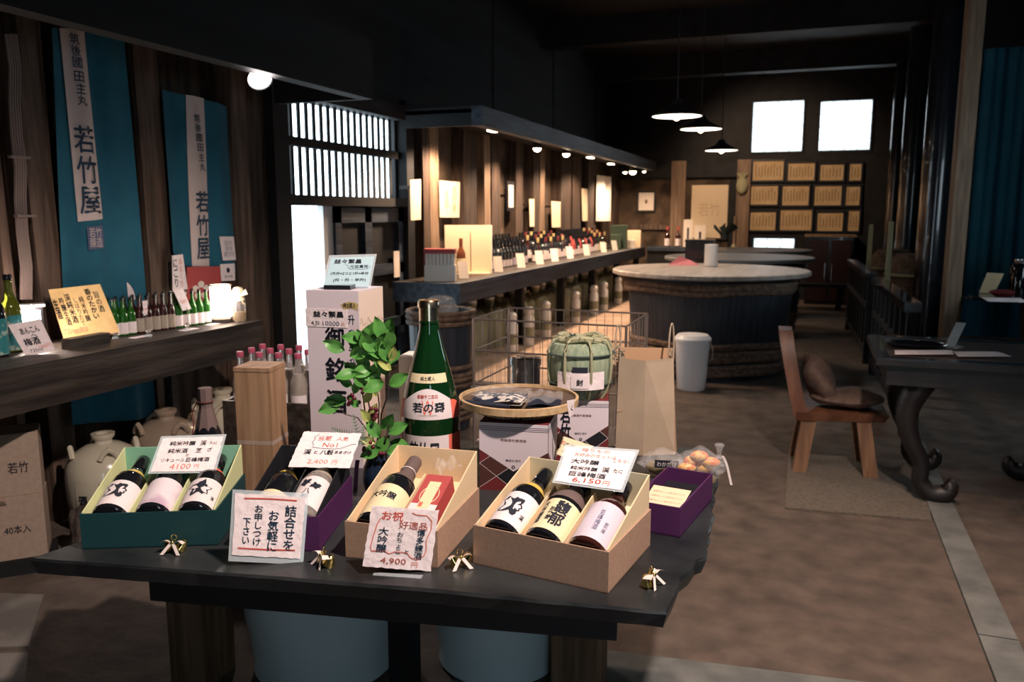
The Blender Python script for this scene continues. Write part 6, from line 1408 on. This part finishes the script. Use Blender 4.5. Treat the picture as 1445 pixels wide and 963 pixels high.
# rustic chair, facing the carved table
cx, cy = at_z(1150, 655, 0).x, at_z(1150, 655, 0).y
t = thing('rustic_chair', 'rustic polished wooden slab chair with a crumpled cushion', 'chair', (0.05, 4.72, 0.0105), R(4))
part('seat', MB().hexa([(-0.10, -0.18, 0.285), (0.34, -0.17, 0.30), (0.34, 0.19, 0.30), (-0.10, 0.20, 0.285), (-0.10, -0.20, 0.335), (0.36, -0.19, 0.345), (0.36, 0.21, 0.345), (-0.10, 0.22, 0.335)]), 'chair_wood', t)
part('backrest', MB().add([(x + dx, y, z) for (x, z, w) in ((-0.04, 0.30, 0.17), (-0.07, 0.42, 0.17), (-0.10, 0.56, 0.16), (-0.125, 0.68, 0.14), (-0.135, 0.76, 0.09)) for dx, y in ((0.0, -w), (0.0, w), (-0.07, w), (-0.07, -w))],
                     [(4 * i + k, 4 * i + (k + 1) % 4, 4 * i + 4 + (k + 1) % 4, 4 * i + 4 + k) for i in range(4) for k in range(4)] + [(0, 1, 2, 3), (16, 17, 18, 19)]), 'chair_wood', t, 35)
for x, y, dx, dy in ((-0.03, -0.13, -0.04, -0.02), (-0.03, 0.14, -0.04, 0.02), (0.24, -0.13, 0.05, -0.02), (0.24, 0.14, 0.05, 0.02)):
    s = 0.036; part('leg', MB().hexa([(x + dx - s, y + dy - s, 0), (x + dx + s, y + dy - s, 0), (x + dx + s, y + dy + s, 0), (x + dx - s, y + dy + s, 0), (x - s, y - s, 0.30), (x + s, y - s, 0.30), (x + s, y + s, 0.30), (x - s, y + s, 0.30)]), 'chair_leg_wood', t)
t = thing('seat_cushion', 'crumpled brown cushion folded against the chair back', 'cushion', (0.05, 4.72, 0.352), R(4))
part('flat_pad', MB().add([(0.165 + 0.195 * x, 0.17 * y, 0.05 + 0.045 * z * (1 + 0.2 * math.sin(6 * x))) for x, y, z in MB().sphere((0, 0, 0), 1, 20, 10).v], MB().sphere((0, 0, 0), 1, 20, 10).f), 'cushion', t, True)
part('folded_pad', MB().add([(0.02 + 0.075 * x - 0.05 * z + 0.015 * math.sin(5 * y + 3 * z), 0.15 * y, 0.14 + 0.14 * z) for x, y, z in MB().sphere((0, 0, 0), 1, 20, 12).v], MB().sphere((0, 0, 0), 1, 20, 12).f), 'cushion', t, True)
# carved table
def scroll_leg(t, x, y, s):
    pts = [(x, 0.60), (x - s * 0.05, 0.52), (x - s * 0.07, 0.42), (x - s * 0.04, 0.30), (x + s * 0.01, 0.20), (x + s * 0.01, 0.11), (x + s * 0.06, 0.055), (x + s * 0.12, 0.055), (x + s * 0.14, 0.09), (x + s * 0.12, 0.11)]
    rad = [0.055, 0.058, 0.052, 0.042, 0.038, 0.04, 0.044, 0.046, 0.042, 0.03]; P_ = []; R_ = []
    for i in range(len(pts) - 1):
        p0, p1, p2, p3 = pts[max(0, i - 1)], pts[i], pts[i + 1], pts[min(len(pts) - 1, i + 2)]
        for k in range(4):
            u = k / 4; P_.append((0.5 * (2 * p1[0] + (p2[0] - p0[0]) * u + (2 * p0[0] - 5 * p1[0] + 4 * p2[0] - p3[0]) * u * u + (3 * p1[0] - p0[0] - 3 * p2[0] + p3[0]) * u ** 3), y, 0.5 * (2 * p1[1] + (p2[1] - p0[1]) * u + (2 * p0[1] - 5 * p1[1] + 4 * p2[1] - p3[1]) * u * u + (3 * p1[1] - p0[1] - 3 * p2[1] + p3[1]) * u ** 3)))
            R_.append(rad[i] + (rad[i + 1] - rad[i]) * u)
    part('scroll_leg', MB().tube(P_, R_, 12), 'carved_wood', t, 70)
TX0, TX1, TY0, TY1 = 0.34, 1.30, 4.18, 4.92
t = thing('carved_table', 'dark carved table with scrolled legs and framed top beside the chair', 'table', (TX0, TY0, 0)); w = TX1 - TX0; d = TY1 - TY0
part('table_top', MB().box(-0.03, w, -0.03, d + 0.03, 0.69, 0.715), 'carved_wood', t); fr = MB()
fr.box(-0.03, 0.03, -0.03, d + 0.03, 0.7155, 0.725); fr.box(0.03, w, -0.03, 0.03, 0.7155, 0.725); fr.box(0.03, w, d - 0.03, d + 0.03, 0.7155, 0.725); part('raised_rim', fr, 'lacquer', t)
part('top_inset', MB().box(0.03, w, 0.03, d - 0.03, 0.7155, 0.718), 'table_inset', t)
part('apron', MB().box(0.02, w, 0.01, 0.04, 0.59, 0.69), 'carved_wood', t); part('apron', MB().box(0.02, w, d - 0.04, d - 0.01, 0.59, 0.69), 'carved_wood', t); part('apron', MB().box(0.02, 0.05, 0.04, d - 0.04, 0.59, 0.69), 'carved_wood', t)
for x, s in ((0.20, 1), (w - 0.12, -1)):
    for y in (0.10, d - 0.10): scroll_leg(t, x, y, s)
ZC = 0.7185
for quad, lab in ((((1262, 497), (1344, 497), (1345, 503), (1263, 503)), 'white menu sheet lying on the carved table nearer the chair'), (((1346, 499), (1408, 499), (1427, 506), (1352, 506)), 'white menu sheet lying beside the first one on the carved table')):
    Q = [at_z(px, py, ZC) for px, py in quad]; c = Q[3]; o = part('menu_sheet', MB().plate([Vector((p.x - c.x, p.y - c.y, 0.010)) for p in reversed(Q)], Vector((0, 0, 1)), 0.002), 'washi', loc=(c.x, c.y, ZC)); tag(o, lab, 'menu', 'menus on the carved table')
p = at_z(1292, 490, ZC); t = thing('serving_tray', 'black oval lacquer tray on the carved table', 'tray', p)
part('tray_base', MB().lathe([(0.11, 0), (0.14, 0.012), (0.145, 0.02), (0.135, 0.02), (0.11, 0.006), (0.001, 0.006)], 32, sx=1.0, sy=0.7), 'lacquer', t, True); part('rim', MB().tube([(0.143 * math.cos(a), 0.1 * math.sin(a), 0.02) for a in [k * math.pi / 16 for k in range(32)]], 0.004, 5, True), 'lacquer', t)
p = at_z(1340, 491, ZC); t = thing('table_card', 'upright pale card in a stand on the carved table', 'card', p, R(-40)); part('card', MB().hexa([(-0.025, 0, 0.01), (0.025, 0, 0.01), (0.025, 0.003, 0.01), (-0.025, 0.003, 0.01), (0.0, 0.04, 0.13), (0.05, 0.04, 0.13), (0.05, 0.043, 0.13), (0.0, 0.043, 0.13)]), 'acrylic', t); part('foot', MB().box(-0.03, 0.04, -0.02, 0.05, 0, 0.01), 'acrylic', t)
# second table behind
t = thing('side_table', 'dark oval side table behind the carved table', 'table', (1.72, 7.75, 0))
part('table_top', MB().lathe([(0.50, 0.69), (0.52, 0.70), (0.52, 0.72), (0.001, 0.725)], 40, sx=1.0, sy=0.75), 'lacquer', t, 30); part('column', MB().lathe([(0.10, 0.05), (0.06, 0.3), (0.09, 0.69)], 20), 'carved_wood', t, True)
for k in range(3): part('foot', MB().tube([(0, 0, 0.15), (0.2 * math.cos(k * 2.1), 0.2 * math.sin(k * 2.1), 0.10), (0.34 * math.cos(k * 2.1), 0.34 * math.sin(k * 2.1), 0.035)], 0.035, 7), 'carved_wood', t)
p = at_z(1392, 414, 0.725); t = thing('shiny_menu', 'shiny standing menu card on the side table', 'menu', p, R(-30)); part('card', MB().hexa([(-0.06, 0, 0), (0.06, 0, 0), (0.06, 0.004, 0), (-0.06, 0.004, 0), (-0.03, 0.06, 0.17), (0.10, 0.06, 0.17), (0.10, 0.064, 0.17), (-0.03, 0.064, 0.17)]), 'label_cream', t); part('back_leg', MB().hexa([(-0.02, 0.14, 0), (0.02, 0.14, 0), (0.02, 0.144, 0), (-0.02, 0.144, 0), (0.0, 0.066, 0.15), (0.04, 0.066, 0.15), (0.04, 0.07, 0.15), (0.0, 0.07, 0.15)]), 'label_cream', t)
p = at_z(1437, 414, 0.725); t = thing('glass_jar', 'dark glass storage jar on the side table', 'jar', p); part('body', MB().lathe([(0.07, 0), (0.075, 0.02), (0.075, 0.22), (0.05, 0.25)], 24), 'bottle_black', t, True); part('lid', MB().lathe([(0.055, 0.25), (0.06, 0.26), (0.06, 0.29), (0.02, 0.31)], 20), 'chrome', t, True)
p = at_z(1414, 419, 0.725); o = part('sweets_dish', MB().lathe([(0.05, 0), (0.09, 0.03), (0.095, 0.04), (0.06, 0.055), (0.001, 0.06)], 16), 'dark_red', None, True, p); tag(o, 'small dark red dish beside the jar on the side table', 'dish')
Q = [at_z(px, py, 0.7255) for px, py in ((1385, 420), (1440, 421), (1450, 427), (1395, 426))]; o = part('menu_sheet', MB().plate([p - Q[3] for p in reversed(Q)], Vector((0, 0, 1)), -0.002), 'washi', loc=Q[3]); tag(o, 'pale menu sheet lying on the dark side table', 'menu')
